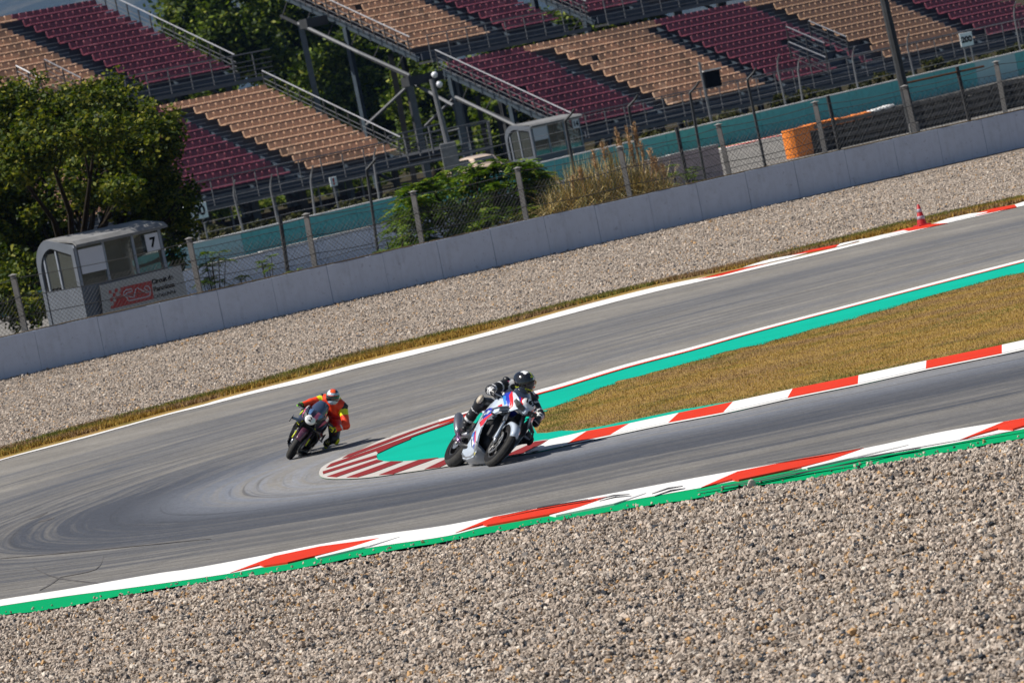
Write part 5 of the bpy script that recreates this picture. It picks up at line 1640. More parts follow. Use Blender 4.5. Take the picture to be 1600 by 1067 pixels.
frond_plant("leafy_bush", "wide bright green bush with feathery leaves behind the near wall, left of the dry grass", (bz.x, bz.y, GZ2), tips, 71, leaf=.115, npair=9, flen=.42, fpt=7)
core = [blob(x, y, 166, rx, rz, 40) for x, y, rx, rz in ((650, 345, 35, 30), (690, 330, 45, 45), (740, 320, 50, 50), (790, 305, 50, 50), (835, 305, 38, 40), (640, 380, 40, 20), (860, 330, 18, 30))]
leaves('inner_foliage', core, 7000, .075, M_leafb, [o_ for o_ in col.objects if o_.get('label', '').startswith('wide bright green bush')][0], (bz.x, bz.y, GZ2), 72, shell=.1)
def small_frond(label, xs, ys, D, n, seed, **kw):
    rr = random.Random(seed); tp = [tuple(PD(rr.uniform(*xs), rr.uniform(*ys), D + rr.uniform(-.5, .5))) for _ in range(n)]
    p = PD(sum(xs) / 2, ys[1] + 10, D); frond_plant("leafy_shrub", label, (p.x, p.y, -.1), tp, seed, **kw)
small_frond("small green shrub just right of the marshal hut banner", (304, 358), (388, 450), 150, 13, 81, leaf=.075, flen=.34, fpt=6)
small_frond("thin upright green plant between two fence posts, right of the hut", (408, 432), (392, 442), 150, 8, 82, leaf=.06, flen=.2, fpt=5)
small_frond("low pale green sprig left of the thin upright plant", (372, 402), (430, 450), 150, 5, 83, leaf=.06, flen=.2, fpt=5)
small_frond("weedy green plant right of the dry pampas grass", (1040, 1098), (255, 292), 166, 13, 84, leaf=.07, flen=.25, fpt=5)
small_frond("tiny green weed on the wall top beside a dark post", (448, 470), (418, 430), 149, 3, 85, leaf=.05, flen=.14, fpt=4)
small_frond("small green plant inside the fence below the left end of the big bush", (585, 640), (372, 398), 150, 7, 86, leaf=.06, flen=.2, fpt=5)
# pampas grass
def pampas():
    p0 = PD(950, 330, 163); B = Vector((p0.x, p0.y, GZ2))
    e = empty("pampas_grass", B, 0, "tall clump of dry golden pampas grass with feathery plumes", "grass clump")
    r_ = random.Random(91)
    t = NT("pampas_blade"); g = t.n('ShaderNodeNewGeometry')
    t.l(t.ramp(g.outputs['Random Per Island'], [(0, (.06, .08, .02)), (.3, (.20, .19, .045)), (.55, (.42, .29, .085)), (.8, (.58, .42, .16)), (1, (.68, .58, .32))]), t.b.inputs['Base Color']); t.b.inputs['Roughness'].default_value = .6
    t2 = NT("pampas_plume"); g2 = t2.n('ShaderNodeNewGeometry')
    t2.l(t2.ramp(g2.outputs['Random Per Island'], [(0, (.28, .16, .07)), (.5, (.48, .30, .15)), (1, (.62, .44, .26))]), t2.b.inputs['Base Color']); t2.b.inputs['Roughness'].default_value = .9
    V = []
    for cx_ in (-1.3, -.8, -.3, .2, .7, 1.1, 1.5):
        for k in range(620):
            an = r_.uniform(0, 2 * math.pi); sp = abs(r_.gauss(0, .6)); L = r_.uniform(2.1, 3.6) * (1.0 if abs(cx_) < 1 else .85)
            d = Vector((math.cos(an), math.sin(an), 0)); s0 = Vector((cx_ + r_.gauss(0, .18), r_.gauss(0, .2), 0))
            side = Vector((-d.y, d.x, 0)) * .026
            pts = []
            for j in range(5):
                u = j / 4
                pts.append(s0 + d * (sp * L * .7 * u * u) + Vector((0, 0, L * (u - (.12 + .45 * sp) * u * u * u))))
            for j in range(4):
                w0, w1 = 1 - j / 4.2, 1 - (j + 1) / 4.2
                V.append((pts[j] - side * w0, pts[j] + side * w0, pts[j + 1] + side * w1, pts[j + 1] - side * w1))
    A = np.array([[tuple(q) for q in f] for f in V]).reshape(-1, 3); F = np.arange(len(A)).reshape(-1, 4)
    tag(link("blades", np_mesh("blades", A, F, t.mat), e), kind="stuff")
    for px, py, hh in ((905, 262, 22), (925, 235, 30), (940, 222, 30), (962, 200, 46), (978, 196, 46), (990, 192, 40), (968, 215, 50), (1000, 222, 34), (1014, 232, 36), (1022, 245, 26), (1035, 258, 20), (893, 275, 22), (950, 232, 34), (985, 222, 40)):
        T = PD(px, py, 163) - B; T.y += r_.uniform(-.4, .4)
        b = MB(); b.tube([(T.x * .7, T.y, 0), (T.x * .9, T.y, T.z * .6), (T.x, T.y, T.z - .25)], .012, 4); b.build("stalk", t2.mat, e)
        Lp = hh / (FPX / 163)
        V = []
        for k in range(150):
            u = r_.random(); c = T + Vector((r_.gauss(0, .02), r_.gauss(0, .02), -Lp * u))
            a = Vector((r_.gauss(0, .055), r_.gauss(0, .05), r_.uniform(.04, .12))) * (1.2 if u > .2 else .6); s_ = Vector((r_.gauss(0, 1), r_.gauss(0, 1), 0)).normalized() * .012
            V.append((c - s_, c + s_, c + a + s_ * .3, c + a - s_ * .3))
        A = np.array([[tuple(q) for q in f] for f in V]).reshape(-1, 3)
        link("plume", np_mesh("plume", A, np.arange(len(A)).reshape(-1, 4), t2.mat), e)
pampas()

# ================================================================ haze over the distance
b = MB(); b.box((0, 4400, 200), (15000, 9200, 420))
def haze_mat():
    t = NT("air_haze"); t.t.nodes.remove(t.b)
    v = t.n('ShaderNodeVolumePrincipled'); v.inputs['Color'].default_value = (.28, .50, 1, 1); v.inputs['Density'].default_value = .000035; v.inputs['Anisotropy'].default_value = .2
    t.l(v.outputs[0], t.t.nodes["Material Output"].inputs['Volume']); return t.mat
tag(b.build("haze", haze_mat()), kind="stuff")
# ================================================================ soft-body surface tools (bodies, seats, helmets)
def cap_sdf(P, a, b, ra, rb):
    a, b = np.array(a, float), np.array(b, float)
    ab = b - a; t = np.clip(((P - a) @ ab) / max(1e-9, ab @ ab), 0, 1)
    d = np.linalg.norm(P - (a + t[..., None] * ab), axis=-1)
    return d - (ra + (rb - ra) * t), t
def ell_sdf(P, c, r, rot=None):
    Q = P - np.array(c, float)
    if rot is not None: Q = Q @ np.array(rot)
    r = np.array(r, float)
    k = np.linalg.norm(Q / r, axis=-1)
    return (k - 1) * r.min(), None
def smin(a, b, k):
    h = np.clip(.5 + .5 * (b - a) / k, 0, 1)
    return b * (1 - h) + a * h - k * h * (1 - h)
def eval_prims(P, prims, k):
    out = None
    for pr in prims:
        d = cap_sdf(P, *pr[1:5])[0] if pr[0] == 'c' else ell_sdf(P, *pr[1:4])[0]
        out = d if out is None else smin(out, d, k)
    return out
def surf(prims, h=.02, k=.03, extra=None):
    """surface nets of a smooth union of capsules and ellipsoids -> verts, quads"""
    lo, hi = np.full(3, 1e9), np.full(3, -1e9)
    for pr in prims:
        if pr[0] == 'c':
            for c, r in ((pr[1], pr[3]), (pr[2], pr[4])):
                lo = np.minimum(lo, np.array(c) - r); hi = np.maximum(hi, np.array(c) + r)
        else:
            m = max(pr[2]); lo = np.minimum(lo, np.array(pr[1]) - m); hi = np.maximum(hi, np.array(pr[1]) + m)
    lo -= 2.5 * h; hi += 2.5 * h
    n = np.ceil((hi - lo) / h).astype(int) + 1
    ax = [lo[i] + h * np.arange(n[i]) for i in range(3)]
    X, Y, Z = np.meshgrid(*ax, indexing='ij')
    P = np.stack([X, Y, Z], -1)
    F = eval_prims(P, prims, k)
    if extra is not None: F = extra(P, F)
    S = F < 0
    cnt = np.zeros(tuple(n - 1), int); acc = np.zeros(tuple(n - 1) + (3,))
    for (dx, dy, dz), a in (((1, 0, 0), 0), ((0, 1, 0), 1), ((0, 0, 1), 2)):
        o1, o2 = [(u) for u in range(3) if u != a]
        for i in (0, 1):
            for j in (0, 1):
                off = [0, 0, 0]; off[o1] = i; off[o2] = j
                sl0 = tuple(slice(off[q], off[q] + n[q] - 1) for q in range(3))
                of2 = list(off); of2[a] += 1
                sl1 = tuple(slice(of2[q], of2[q] + n[q] - 1) for q in range(3))
                f0, f1 = F[sl0], F[sl1]
                m = (f0 < 0) != (f1 < 0)
                t = np.where(m, f0 / (f0 - f1 + 1e-20), 0)
                p = np.zeros(f0.shape + (3,)); p[..., a] = t; p[..., o1] = i; p[..., o2] = j
                acc[m] += p[m]; cnt[m] += 1
    act = cnt > 0
    idx = -np.ones(act.shape, int); idx[act] = np.arange(act.sum())
    I = np.argwhere(act)
    V = lo + (I + acc[act] / cnt[act][:, None]) * h
    Fs = []
    for a in range(3):
        o1, o2 = (a + 1) % 3, (a + 2) % 3
        f0 = S[tuple(slice(0, n[q] - 1) for q in range(3))]
        sl = [slice(0, n[q] - 1) for q in range(3)]; sl[a] = slice(1, n[a])
        f1 = S[tuple(sl)]
        m = f0 != f1
        e = np.argwhere(m); e = e[(e[:, o1] > 0) & (e[:, o2] > 0)]
        if not len(e): continue
        def at(d1, d2):
            q = e.copy(); q[:, o1] -= d1; q[:, o2] -= d2; return idx[q[:, 0], q[:, 1], q[:, 2]]
        q = np.stack([at(1, 1), at(0, 1), at(0, 0), at(1, 0)], 1)
        ins = f0[e[:, 0], e[:, 1], e[:, 2]]
        q = np.where(ins[:, None], q, q[:, ::-1])
        Fs.append(q)
    Fq = np.concatenate(Fs)
    Fq = Fq[(Fq >= 0).all(1)]
    return V, Fq
def soft(name, prims, mats, parent, h=.02, k=.03, colour=None, extra=None):
    V, F = surf(prims, h, k, extra)
    mi = None
    if colour is not None:
        C = V[F].mean(1); mi = colour(C)
    return link(name, np_mesh(name, V, F, mats, True, mi), parent)

# ================================================================ sport motorcycles
def gloss(name, c, rough=.22, coat=.8, metal=0): return mat(name, c, rough, metal, var=.05, scale=4, coat=coat)
M_tyreb = mat("motorcycle_tyre", (.014, .014, .015), .75, var=.3, scale=8, bump=.2)
M_tyreworn = mat("scrubbed_tyre_tread", (.06, .058, .055), .85, var=.2, scale=14, bump=.3)
M_blk = mat("black_engine_parts", (.018, .018, .02), .5, var=.3, scale=12)
M_alu = mat("brushed_metal_parts", (.42, .42, .43), .35, .9, var=.2, scale=20)
M_disc = mat("brake_disc_steel", (.5, .49, .47), .3, .9, var=.2, scale=20)
M_lens = gloss("headlight_lens", (.5, .52, .55), .05, 1.0)
M_screen = gloss("smoked_screen", (.028, .035, .055), .06, 1.0)
def tri_shell(name, outline, wfun, side, mats, regions, parent, thick=.006, step=.03, hole=None):
    """side fairing: outline in (x,z), bulged by wfun(x,z); paint regions are cut in as their own faces"""
    pts = [Vector(p) for p in outline]; n = len(pts); E = [(i, (i + 1) % n) for i in range(n)]
    for _, rg in regions:
        o = len(pts); pts += [Vector(p) for p in rg]; E += [(o + i, o + (i + 1) % len(rg)) for i in range(len(rg))]
    a = np.array([tuple(p) for p in outline])
    xs = np.arange(a[:, 0].min(), a[:, 0].max(), step); ys = np.arange(a[:, 1].min(), a[:, 1].max(), step)
    X, Y = np.meshgrid(xs, ys); X, Y = X.ravel(), Y.ravel(); m = inside(X, Y, a)
    pts += [Vector((x, y)) for x, y in zip(X[m], Y[m])]
    res = delaunay_2d_cdt(pts, E, [], 0, 1e-5)
    vs2 = [tuple(v) for v in res[0]]; b = MB()
    fs, ms = [], []
    for f in res[2]:
        c = np.array([[sum(vs2[i][0] for i in f) / 3, sum(vs2[i][1] for i in f) / 3]])
        if not inside(c[:, 0], c[:, 1], a)[0]: continue
        if hole is not None and inside(c[:, 0], c[:, 1], np.array(hole))[0]: continue
        mi = 0
        for k_, rg in regions:
            if inside(c[:, 0], c[:, 1], np.array(rg))[0]: mi = k_
        fs.append(f); ms.append(mi)
    V1 = [(x, side * wfun(x, z), z) for x, z in vs2]
    V2 = [(x, side * (wfun(x, z) - thick), z) for x, z in vs2]
    nV = len(V1)
    b.v = V1 + V2; b.f = []; b.m = []
    for f, m_ in zip(fs, ms):
        if side > 0: f = f[::-1]
        b.f.append(tuple(f)); b.m.append(m_)
        b.f.append(tuple(i + nV for i in f[::-1])); b.m.append(1 if len(mats) > 1 else 0)
    ec = {}
    for f in fs:
        for i in range(3):
            e = (f[i], f[(i + 1) % 3]); key = tuple(sorted(e)); ec[key] = ec.get(key, 0) + 1
    for (i, j), c in ec.items():
        if c == 1: b.f.append((i, j, j + nV, i + nV)); b.m.append(0)
    return b.build(name, mats, parent, True)
def wheel(parent, x, z, r, tw, side_mats, name, front, accent):
    w = empty(name, (x, 0, z), parent=parent)
    b = MB()
    prof = []
    rc = r - tw * .46
    for k in range(13):
        a = math.pi * (k / 12) - math.pi / 2
        prof.append((rc + tw * .46 * math.cos(a), tw * .5 * math.sin(a)))
    prof = [(rc - .035, -tw * .42)] + prof + [(rc - .035, tw * .42)]
    b.lathe(prof, axis='y', n=40)
    nn = 40; 
    me = b.mesh("tyre", [M_tyreb, M_tyreworn], True)
    mi = []
    for p in me.polygons:
        c = p.center; rr = math.hypot(c.x, c.z); mi.append(1 if (rr > rc + tw * .22 and c.y < -tw * .18) or rr > rc + tw * .42 else 0)
    me.polygons.foreach_set("material_index", mi)
    link("tyre", me, w)
    b = MB(); rr = rc - .03
    b.lathe([(rr - .03, -tw * .36), (rr + .012, -tw * .40), (rr + .012, -tw * .34), (rr - .015, 0), (rr + .012, tw * .34), (rr + .012, tw * .40), (rr - .03, tw * .36), (rr - .03, -tw * .36)], axis='y', n=40, m=0)
    for k in range(7):
        a = 2 * math.pi * k / 7
        for da in (-.09, .09):
            b.tube([(math.cos(a + da) * .045, 0, math.sin(a + da) * .045), (math.cos(a + da * 1.6) * (rr - .02), 0, math.sin(a + da * 1.6) * (rr - .02))], [.017, .011], 5, m=0)
    b.lathe([(.001, -.06), (.05, -.06), (.055, 0), (.05, .06), (.001, .06)], axis='y', n=14, m=0)
    b.build("rim", M_blk, w, True)
    b = MB(); 
    for sg in (-1, 1): b.lathe([(rr + .008, sg * tw * .405), (rr + .016, sg * tw * .41)], axis='y', n=40)
    b.build("rim_stripe", accent, w)
    for sg in ((-1, 1) if front else (-1,)):
        b = MB(); ro = .16 if front else .11
        b.lathe([(ro - .035, sg * .078), (ro, sg * .078), (ro, sg * .084), (ro - .035, sg * .084), (ro - .035, sg * .078)], axis='y', n=32)
        b.lathe([(.045, sg * .074), (.075, sg * .074), (.075, sg * .08), (.045, sg * .08), (.045, sg * .074)], axis='y', n=20)
        for k in range(8):
            a = 2 * math.pi * k / 8; b.tube([(.07 * math.cos(a), sg * .078, .07 * math.sin(a)), ((ro - .03) * math.cos(a + .25), sg * .08, (ro - .03) * math.sin(a + .25))], .006, 4)
        b.build("brake_disc", M_disc, w)
    return w
def interp(x, xs, ys): return float(np.interp(x, xs, ys))
def wfun(x, z):
    wx = interp(x, [-.5, -.2, .1, .3, .45, .58, .68, .76, .82], [.16, .20, .245, .265, .262, .235, .19, .135, .075])
    wz = interp(z, [.05, .12, .2, .35, .5, .7, .85, .95, 1.05], [.25, .52, .74, .92, .98, 1.0, .95, .85, .6])
    return wx * wz
def build_bike(label, o, phi, lean, scale, P):
    e = empty("motorcycle", o, 0, label, "motorcycle")
    e.rotation_euler = (-lean, 0, phi); e.scale = (scale,) * 3
    base, dark = P['base'], P['dark']
    wheel(e, -.72, .325, .325, .19, None, "rear_wheel", False, P['accent'])
    wheel(e, .72, .30, .30, .125, None, "front_wheel", True, P['accent'])
    # fork, yokes, calipers
    for s in (-1, 1):
        b = MB(); b.tube([(.475, s * .105, .93), (.60, s * .105, .62)], .029, 10, m=0); b.build("fork_leg", P['fork'], e, True)
        b = MB(); b.tube([(.585, s * .105, .655), (.70, s * .105, .345), (.735, s * .098, .285)], [.025, .022, .026], 10); b.build("fork_slider", M_alu, e, True)
        b = MB(); b.box((.60, s * .098, .40), (.055, .035, .12), M=Matrix.Rotation(R(20), 4, 'Y'), bev=.01); b.build("brake_caliper", M_blk, e)
        b = MB(); b.tube([(.445, s * .12, .90), (.40, s * .24, .885), (.36, s * .345, .868)], .016, 8); b.build("handlebar", M_blk, e, True)
        b = MB(); b.tube([(.44, s * .20, .878), (.47, s * .27, .868), (.435, s * .35, .862)], .007, 5); b.build("lever", M_alu, e)
    b = MB(); b.box((.46, 0, .90), (.08, .26, .03), bev=.008); b.box((.56, 0, .68), (.08, .25, .035), bev=.008); b.build("yoke", M_blk, e)
    # front mudguard
    secs = []
    for k in range(13):
        a = R(25 + 118 * k / 12); rr = .325; w = .078 * (1 - .35 * abs(k - 6) / 6)
        secs.append([(.72 + (rr + dz) * math.cos(a), y, .30 + (rr + dz) * math.sin(a)) for y, dz in ((-w, -.05), (-w * .85, .0), (-w * .4, .012), (w * .4, .012), (w * .85, 0), (w, -.05), (w * .8, -.045), (0, .0), (-w * .8, -.045))])
    loft(secs, "front_mudguard", P['guard'], e)
    for s in (-1, 1):
        b = MB(); vs = [(.60, s * .10, .62), (.66, s * .125, .60), (.735, s * .128, .36), (.68, s * .13, .33), (.64, s * .12, .42)]
        b.add(vs + [(x, y - s * .02, z) for x, y, z in vs], [tuple(range(5)), tuple(range(5, 10))[::-1]] + [(i, (i + 1) % 5, 5 + (i + 1) % 5, 5 + i) for i in range(5)])
        b.build("fork_guard", P['guard'], e)
    # swingarm, frame, engine block, footpegs
    for s in (-1, 1):
        b = MB(); b.tube([(-.74, s * .125, .33), (-.5, s * .135, .37), (-.15, s * .12, .42)], [.03, .04, .05], 6); b.build("swingarm_leg", P.get('swing', M_alu), e, True)
        b = MB(); b.tube([(.42, s * .07, .84), (.20, s * .17, .72), (-.08, s * .16, .55), (-.18, s * .14, .38)], [.05, .045, .04, .035], 6); b.build("frame_spar", M_blk, e, True)
        b = MB(); b.tube([(-.22, s * .15, .43), (-.25, s * .27, .41)], .014, 6); b.box((-.16, s * .16, .46), (.14, .012, .12), bev=.005); b.build("footpeg", M_alu, e)
    soft("engine", [('e', (.10, 0, .45), (.27, .20, .22)), ('e', (.24, 0, .34), (.2, .17, .17)), ('e', (-.02, -.12, .36), (.12, .10, .11)), ('e', (-.02, .12, .36), (.12, .10, .11))], M_blk, e, .03, .04)
    b = MB(); b.box((.45, 0, .52), (.05, .34, .34), M=Matrix.Rotation(R(-15), 4, 'Y'), bev=.015); b.build("radiator", M_blk, e)
    b = MB()
    for k in range(9): b.box((.484 - .009 * k * .9, 0, .40 + k * .032), (.012, .31, .007))
    b.build("radiator_fin", M_alu, e)
    # tank, seat, tail
    soft("fuel_tank", [('e', (.18, 0, .86), (.22, .155, .13)), ('e', (.02, 0, .82), (.22, .12, .12)), ('c', (.36, 0, .86), (.3, 0, .88), .09, .1)], [P['base'], P['tank2']], e, .02, .04, lambda C: ((C[:, 2] > .93) | (np.abs(C[:, 1]) < .045)).astype(int) * 1)
    soft("seat", [('e', (-.22, 0, .80), (.22, .14, .045)), ('e', (-.42, 0, .85), (.08, .11, .06))], M_blk, e, .02, .03)
    loft([[(x, y * w, z0 + (z1 - z0) * t) for y, t in ((-1, .3), (-.8, 1), (0, 1.08), (.8, 1), (1, .3), (.5, 0), (-.5, 0))] for x, w, z0, z1 in ((-.12, .13, .64, .78), (-.35, .15, .70, .87), (-.55, .13, .80, .96), (-.75, .08, .90, .99), (-.86, .03, .94, .99))], "tail_unit", P['tail'], e)
    b = MB(); b.box((-.85, 0, .94), (.04, .10, .03), bev=.01); b.build("tail_light", M_tail, e)
    # exhaust on the right
    b = MB(); b.tube([(.15, -.12, .2), (-.15, -.17, .2), (-.31, -.18, .24)], [.035, .032, .03], 10); b.build("link_pipe", M_blk, e, True)
    b = MB(); b.tube([(-.30, -.18, .24), (-.40, -.195, .29), (-.51, -.20, .37)], [.03, .03, .03], 10); b.build("heat_tinted_pipe", P['pipe'], e, True)
    b = MB(); b.tube([(-.50, -.20, .36), (-.55, -.205, .41), (-.64, -.22, .49), (-.76, -.235, .60), (-.79, -.24, .625)], [.035, .055, .066, .060, .042], 12); b.build("silencer", P['silencer'], e, True)
    # side fairings
    outline = [(.08, .60), (.12, .50), (.14, .40), (.12, .28), (.02, .20), (-.16, .17), (-.22, .12), (-.18, .07), (.0, .06), (.25, .075), (.40, .12), (.46, .20), (.44, .32), (.42, .42), (.45, .52), (.54, .60), (.63, .66), (.74, .72), (.80, .80), (.80, .86), (.72, .93), (.60, .98), (.48, 1.0), (.38, .95), (.30, .88), (.20, .76)]
    for s in (-1, 1):
        tri_shell("side_fairing", outline, wfun, s, P['mats'], P['regions'], e, hole=P.get('vent'))
    # belly pan joining the two sides
    secs = []
    for x, z, dz in ((-.20, .075, .10), (-.05, .06, .13), (.15, .065, .14), (.32, .09, .14), (.44, .15, .13)):
        w = wfun(x, z + .02)
        secs.append([(x, -w * 1.35, z + dz * .55), (x, -w, z + .015), (x, -w * .55, z - .012), (x, w * .55, z - .012), (x, w, z + .015), (x, w * 1.35, z + dz * .55), (x, w * 1.3, z + dz * .6), (x, 0, z + .03), (x, -w * 1.3, z + dz * .6)])
    loft(secs, "belly_pan", P['belly'], e)
    # nose: top cowl with dark intake recesses
    soft("nose_cowl", [('e', (.62, 0, .87), (.21, .155, .075)), ('e', (.55, 0, .93), (.20, .17, .06)), ('c', (.76, 0, .83), (.84, 0, .80), .055, .03)], [P['base'], P['nose2'], P['nose3']], e, .018, .035,
         P['nosecol'])
    for s in (-1, 1):
        b = MB(); vs = [(.835, s * .03, .845), (.80, s * .10, .87), (.74, s * .165, .90), (.73, s * .175, .86), (.79, s * .12, .80), (.84, s * .04, .79)]
        c_ = (.80, s * .10, .845)
        b.add(vs + [(x + .012, y + s * .004, z) for x, y, z in vs], [tuple(range(6, 12)) if s > 0 else tuple(range(6, 12))[::-1]] + [(i, (i + 1) % 6, 6 + (i + 1) % 6, 6 + i) for i in range(6)])
        b.build("headlight_recess", M_blk, e)
    for s in (-1, 1):
        b = MB(); b.lathe([(.001, .012), (.020, .010), (.026, 0), (.022, -.01)], c=(.80, s * .085, .83), axis='x', n=10); b.build("headlight", M_lens, e, True)
        b = MB(); b.tube([(.40, s * .22, .87), (.50, s * .15, .80), (.58, s * .12, .66), (.62, s * .105, .44)], .006, 5); b.build("brake_hose", M_blk, e, True)
    # screen
    secs = []
    for k in range(9):
        t = k / 8; x = .66 - .30 * t; z = .935 + .225 * t ** .85; w = .135 - .02 * t + .03 * math.sin(math.pi * t)
        row = []
        for j in range(11):
            a = math.pi * j / 10
            row.append((x - .10 * (1 - math.sin(a)) , -w * math.cos(a), z - .085 * (1 - math.sin(a) ** .8)))
        secs.append(row)
    b = MB(); vs = [v for r_ in secs for v in r_]; fs = [(i * 11 + j, i * 11 + j + 1, (i + 1) * 11 + j + 1, (i + 1) * 11 + j) for i in range(8) for j in range(10)]
    b.add(vs, fs); b.add([(x - .006, y * .97, z - .003) for x, y, z in vs], [f[::-1] for f in fs]); b.build("windscreen", P['screen'], e, True)
    # winglets
    for s in (-1, 1):
        if P['wing'] == 'loop':
            b = MB(); b.tube([(.68, s * .17, .77), (.66, s * .27, .70), (.62, s * .315, .645), (.60, s * .30, .60), (.60, s * .22, .60)], [.018, .014, .012, .013, .016], 6)
            vs = [(.72, s * .16, .77), (.70, s * .28, .695), (.58, s * .28, .69), (.58, s * .18, .76)]
            b.add(vs + [(x, y, z - .01) for x, y, z in vs], [(0, 1, 2, 3), (7, 6, 5, 4), (0, 4, 5, 1), (1, 5, 6, 2), (2, 6, 7, 3), (3, 7, 4, 0)])
        else:
            b = MB(); vs = [(.76, s * .14, .70), (.72, s * .33, .66), (.60, s * .34, .67), (.58, s * .17, .71)]
            b.add(vs + [(x, y, z - .014) for x, y, z in vs], [(0, 1, 2, 3), (7, 6, 5, 4), (0, 4, 5, 1), (1, 5, 6, 2), (2, 6, 7, 3), (3, 7, 4, 0)])
            vs = [(.73, s * .33, .70), (.73, s * .335, .58), (.60, s * .345, .58), (.58, s * .34, .71)]
            b.add(vs + [(x, y - s * .012, z) for x, y, z in vs], [(0, 1, 2, 3), (7, 6, 5, 4), (0, 4, 5, 1), (1, 5, 6, 2), (2, 6, 7, 3), (3, 7, 4, 0)])
        b.build("winglet", dark, e)
    # number panel
    n = 24; b = MB(); rx, rz = P['plate_r']
    c = Vector(P['plate_c']); Mr = Matrix.Rotation(R(P['plate_tilt']), 4, 'Y')
    ring = [Mr @ Vector((.0, rx * math.cos(2 * math.pi * k / n), rz * math.sin(2 * math.pi * k / n))) for k in range(n)]
    bulge = [Mr @ Vector((.012, .6 * rx * math.cos(2 * math.pi * k / n), .6 * rz * math.sin(2 * math.pi * k / n))) for k in range(n)]
    back = [Mr @ Vector((-.03, rx * math.cos(2 * math.pi * k / n), rz * math.sin(2 * math.pi * k / n))) for k in range(n)]
    b.add([c + v for v in back + ring + bulge], [(k, (k + 1) % n, n + (k + 1) % n, n + k) for k in range(n)] + [(n + k, n + (k + 1) % n, 2 * n + (k + 1) % n, 2 * n + k) for k in range(n)] + [tuple(range(2 * n, 3 * n))])
    b.build("number_panel", P['plate_m'], e, True)
    t = link("lettering", text_mesh(P['num'], P['num_s'], "lettering", M_black, .003, .003), e)
    t.matrix_local = Matrix.Translation(c + Mr.to_3x3() @ Vector((.021, 0, 0))) @ Mr @ Matrix(((0, 0, 1, 0), (1, 0, 0, 0), (0, 1, 0, 0), (0, 0, 0, 1)))
    return e

W1 = gloss("pale_blue_white_fairing", (.54, .61, .70), .22); RD = gloss("bright_red_fairing", (.72, .015, .02), .25); BL = gloss("royal_blue_fairing", (.015, .035, .42), .25); LB = gloss("light_blue_fairing", (.04, .23, .62), .25); GR = gloss("grey_fairing", (.10, .12, .15), .3); YL = gloss("yellow_fairing", (.75, .65, .02), .3); WH = gloss("white_fairing", (.78, .78, .78), .25)
PIPE = mat("heat_tinted_titanium", (.42, .22, .40), .25, .8, var=.5, scale=14); SIL = mat("silencer_titanium", (.30, .30, .33), .3, .8, var=.1)
regs1 = [(2, [(.20, .49), (.36, .42), (.52, .535), (.60, .62), (.50, .635), (.42, .60)]),                 # red swoosh
         (3, [(.14, .60), (.30, .535), (.42, .60), (.50, .64), (.46, .70), (.30, .70), (.16, .68)]),      # blue
         (0, [(.26, .60), (.36, .61), (.40, .66), (.30, .665)]),
         (0, [(.44, .635), (.50, .66), (.56, .66), (.52, .62)]),
         (2, [(.53, .70), (.60, .745), (.56, .78), (.50, .74)]),
         (3, [(.38, .955), (.45, .89), (.60, .83), (.70, .74), (.66, .84), (.55, .92), (.48, 1.0)]),      # blue upper stripe
         (2, [(.47, 1.0), (.55, .92), (.66, .84), (.72, .745), (.74, .80), (.66, .90), (.56, .97), (.50, 1.0)]),
         (4, [(.30, .84), (.46, .87), (.62, .765), (.63, .80), (.50, .90), (.38, .91)]),
         (4, [(.10, .345), (.17, .36), (.20, .30), (.13, .30)]), (3, [(.17, .36), (.21, .37), (.36, .16), (.30, .15)]), (2, [(.21, .37), (.25, .37), (.42, .15), (.36, .16)]),
         (1, [(.13, .27), (.20, .27), (.28, .16), (.23, .17)]),
         (6, [(.29, .115), (.36, .125), (.37, .10), (.30, .09)]), (5, [(.26, .11), (.29, .115), (.30, .09), (.27, .085)]),
         (5, [(.40, .44), (.42, .43), (.455, .52), (.54, .60), (.63, .66), (.74, .72), (.72, .735), (.60, .68), (.50, .61), (.43, .54)]),
         (5, [(.46, .20), (.44, .32), (.42, .42), (.39, .42), (.40, .30), (.415, .20), (.38, .13), (.40, .12)])]
vent1 = [(.17, .53), (.22, .54), (.26, .62), (.22, .66), (.17, .62)]
def nosecol1(C):
    y = np.abs(C[:, 1]); r = np.zeros(len(C), int)
    s = (C[:, 0] - .5) * .6
    r[(y > .07) & (y < .105) & (C[:, 0] > .5)] = 1
    r[(y >= .105) & (y < .150) & (C[:, 0] > .45)] = 2
    return r
P1 = dict(base=W1, dark=GR, accent=RD, fork=M_alu, guard=W1, tank2=BL, tail=W1, pipe=PIPE, silencer=SIL, mats=[W1, GR, RD, BL, LB, GR, YL], regions=regs1, vent=vent1, belly=gloss("grey_belly", (.20, .215, .235), .35), nose2=RD, nose3=BL, nosecol=nosecol1,
          screen=M_screen, wing='loop', plate_m=WH, plate_c=(.79, 0, .935), plate_tilt=-38, plate_r=(.095, .070), num="167", num_s=.098)
b1o = G(733, 730); b1o.z = .015
PHI1, LEAN1, SC1 = R(-70), R(46), 1.06
build_bike("white, blue and red race motorcycle number 167 leaning into the corner in front", b1o, PHI1, LEAN1, SC1, P1)
NV = gloss("dark_navy_fairing", (.012, .008, .022), .3); PK = gloss("pink_fairing", (.62, .12, .22), .3); MR = gloss("dark_red_fairing", (.20, .012, .03), .3); BK = gloss("black_fairing", (.008, .008, .012), .3); CY = gloss("steel_blue_fairing", (.09, .18, .36), .3); LY = gloss("lime_yellow_fairing", (.62, .72, .01), .35)
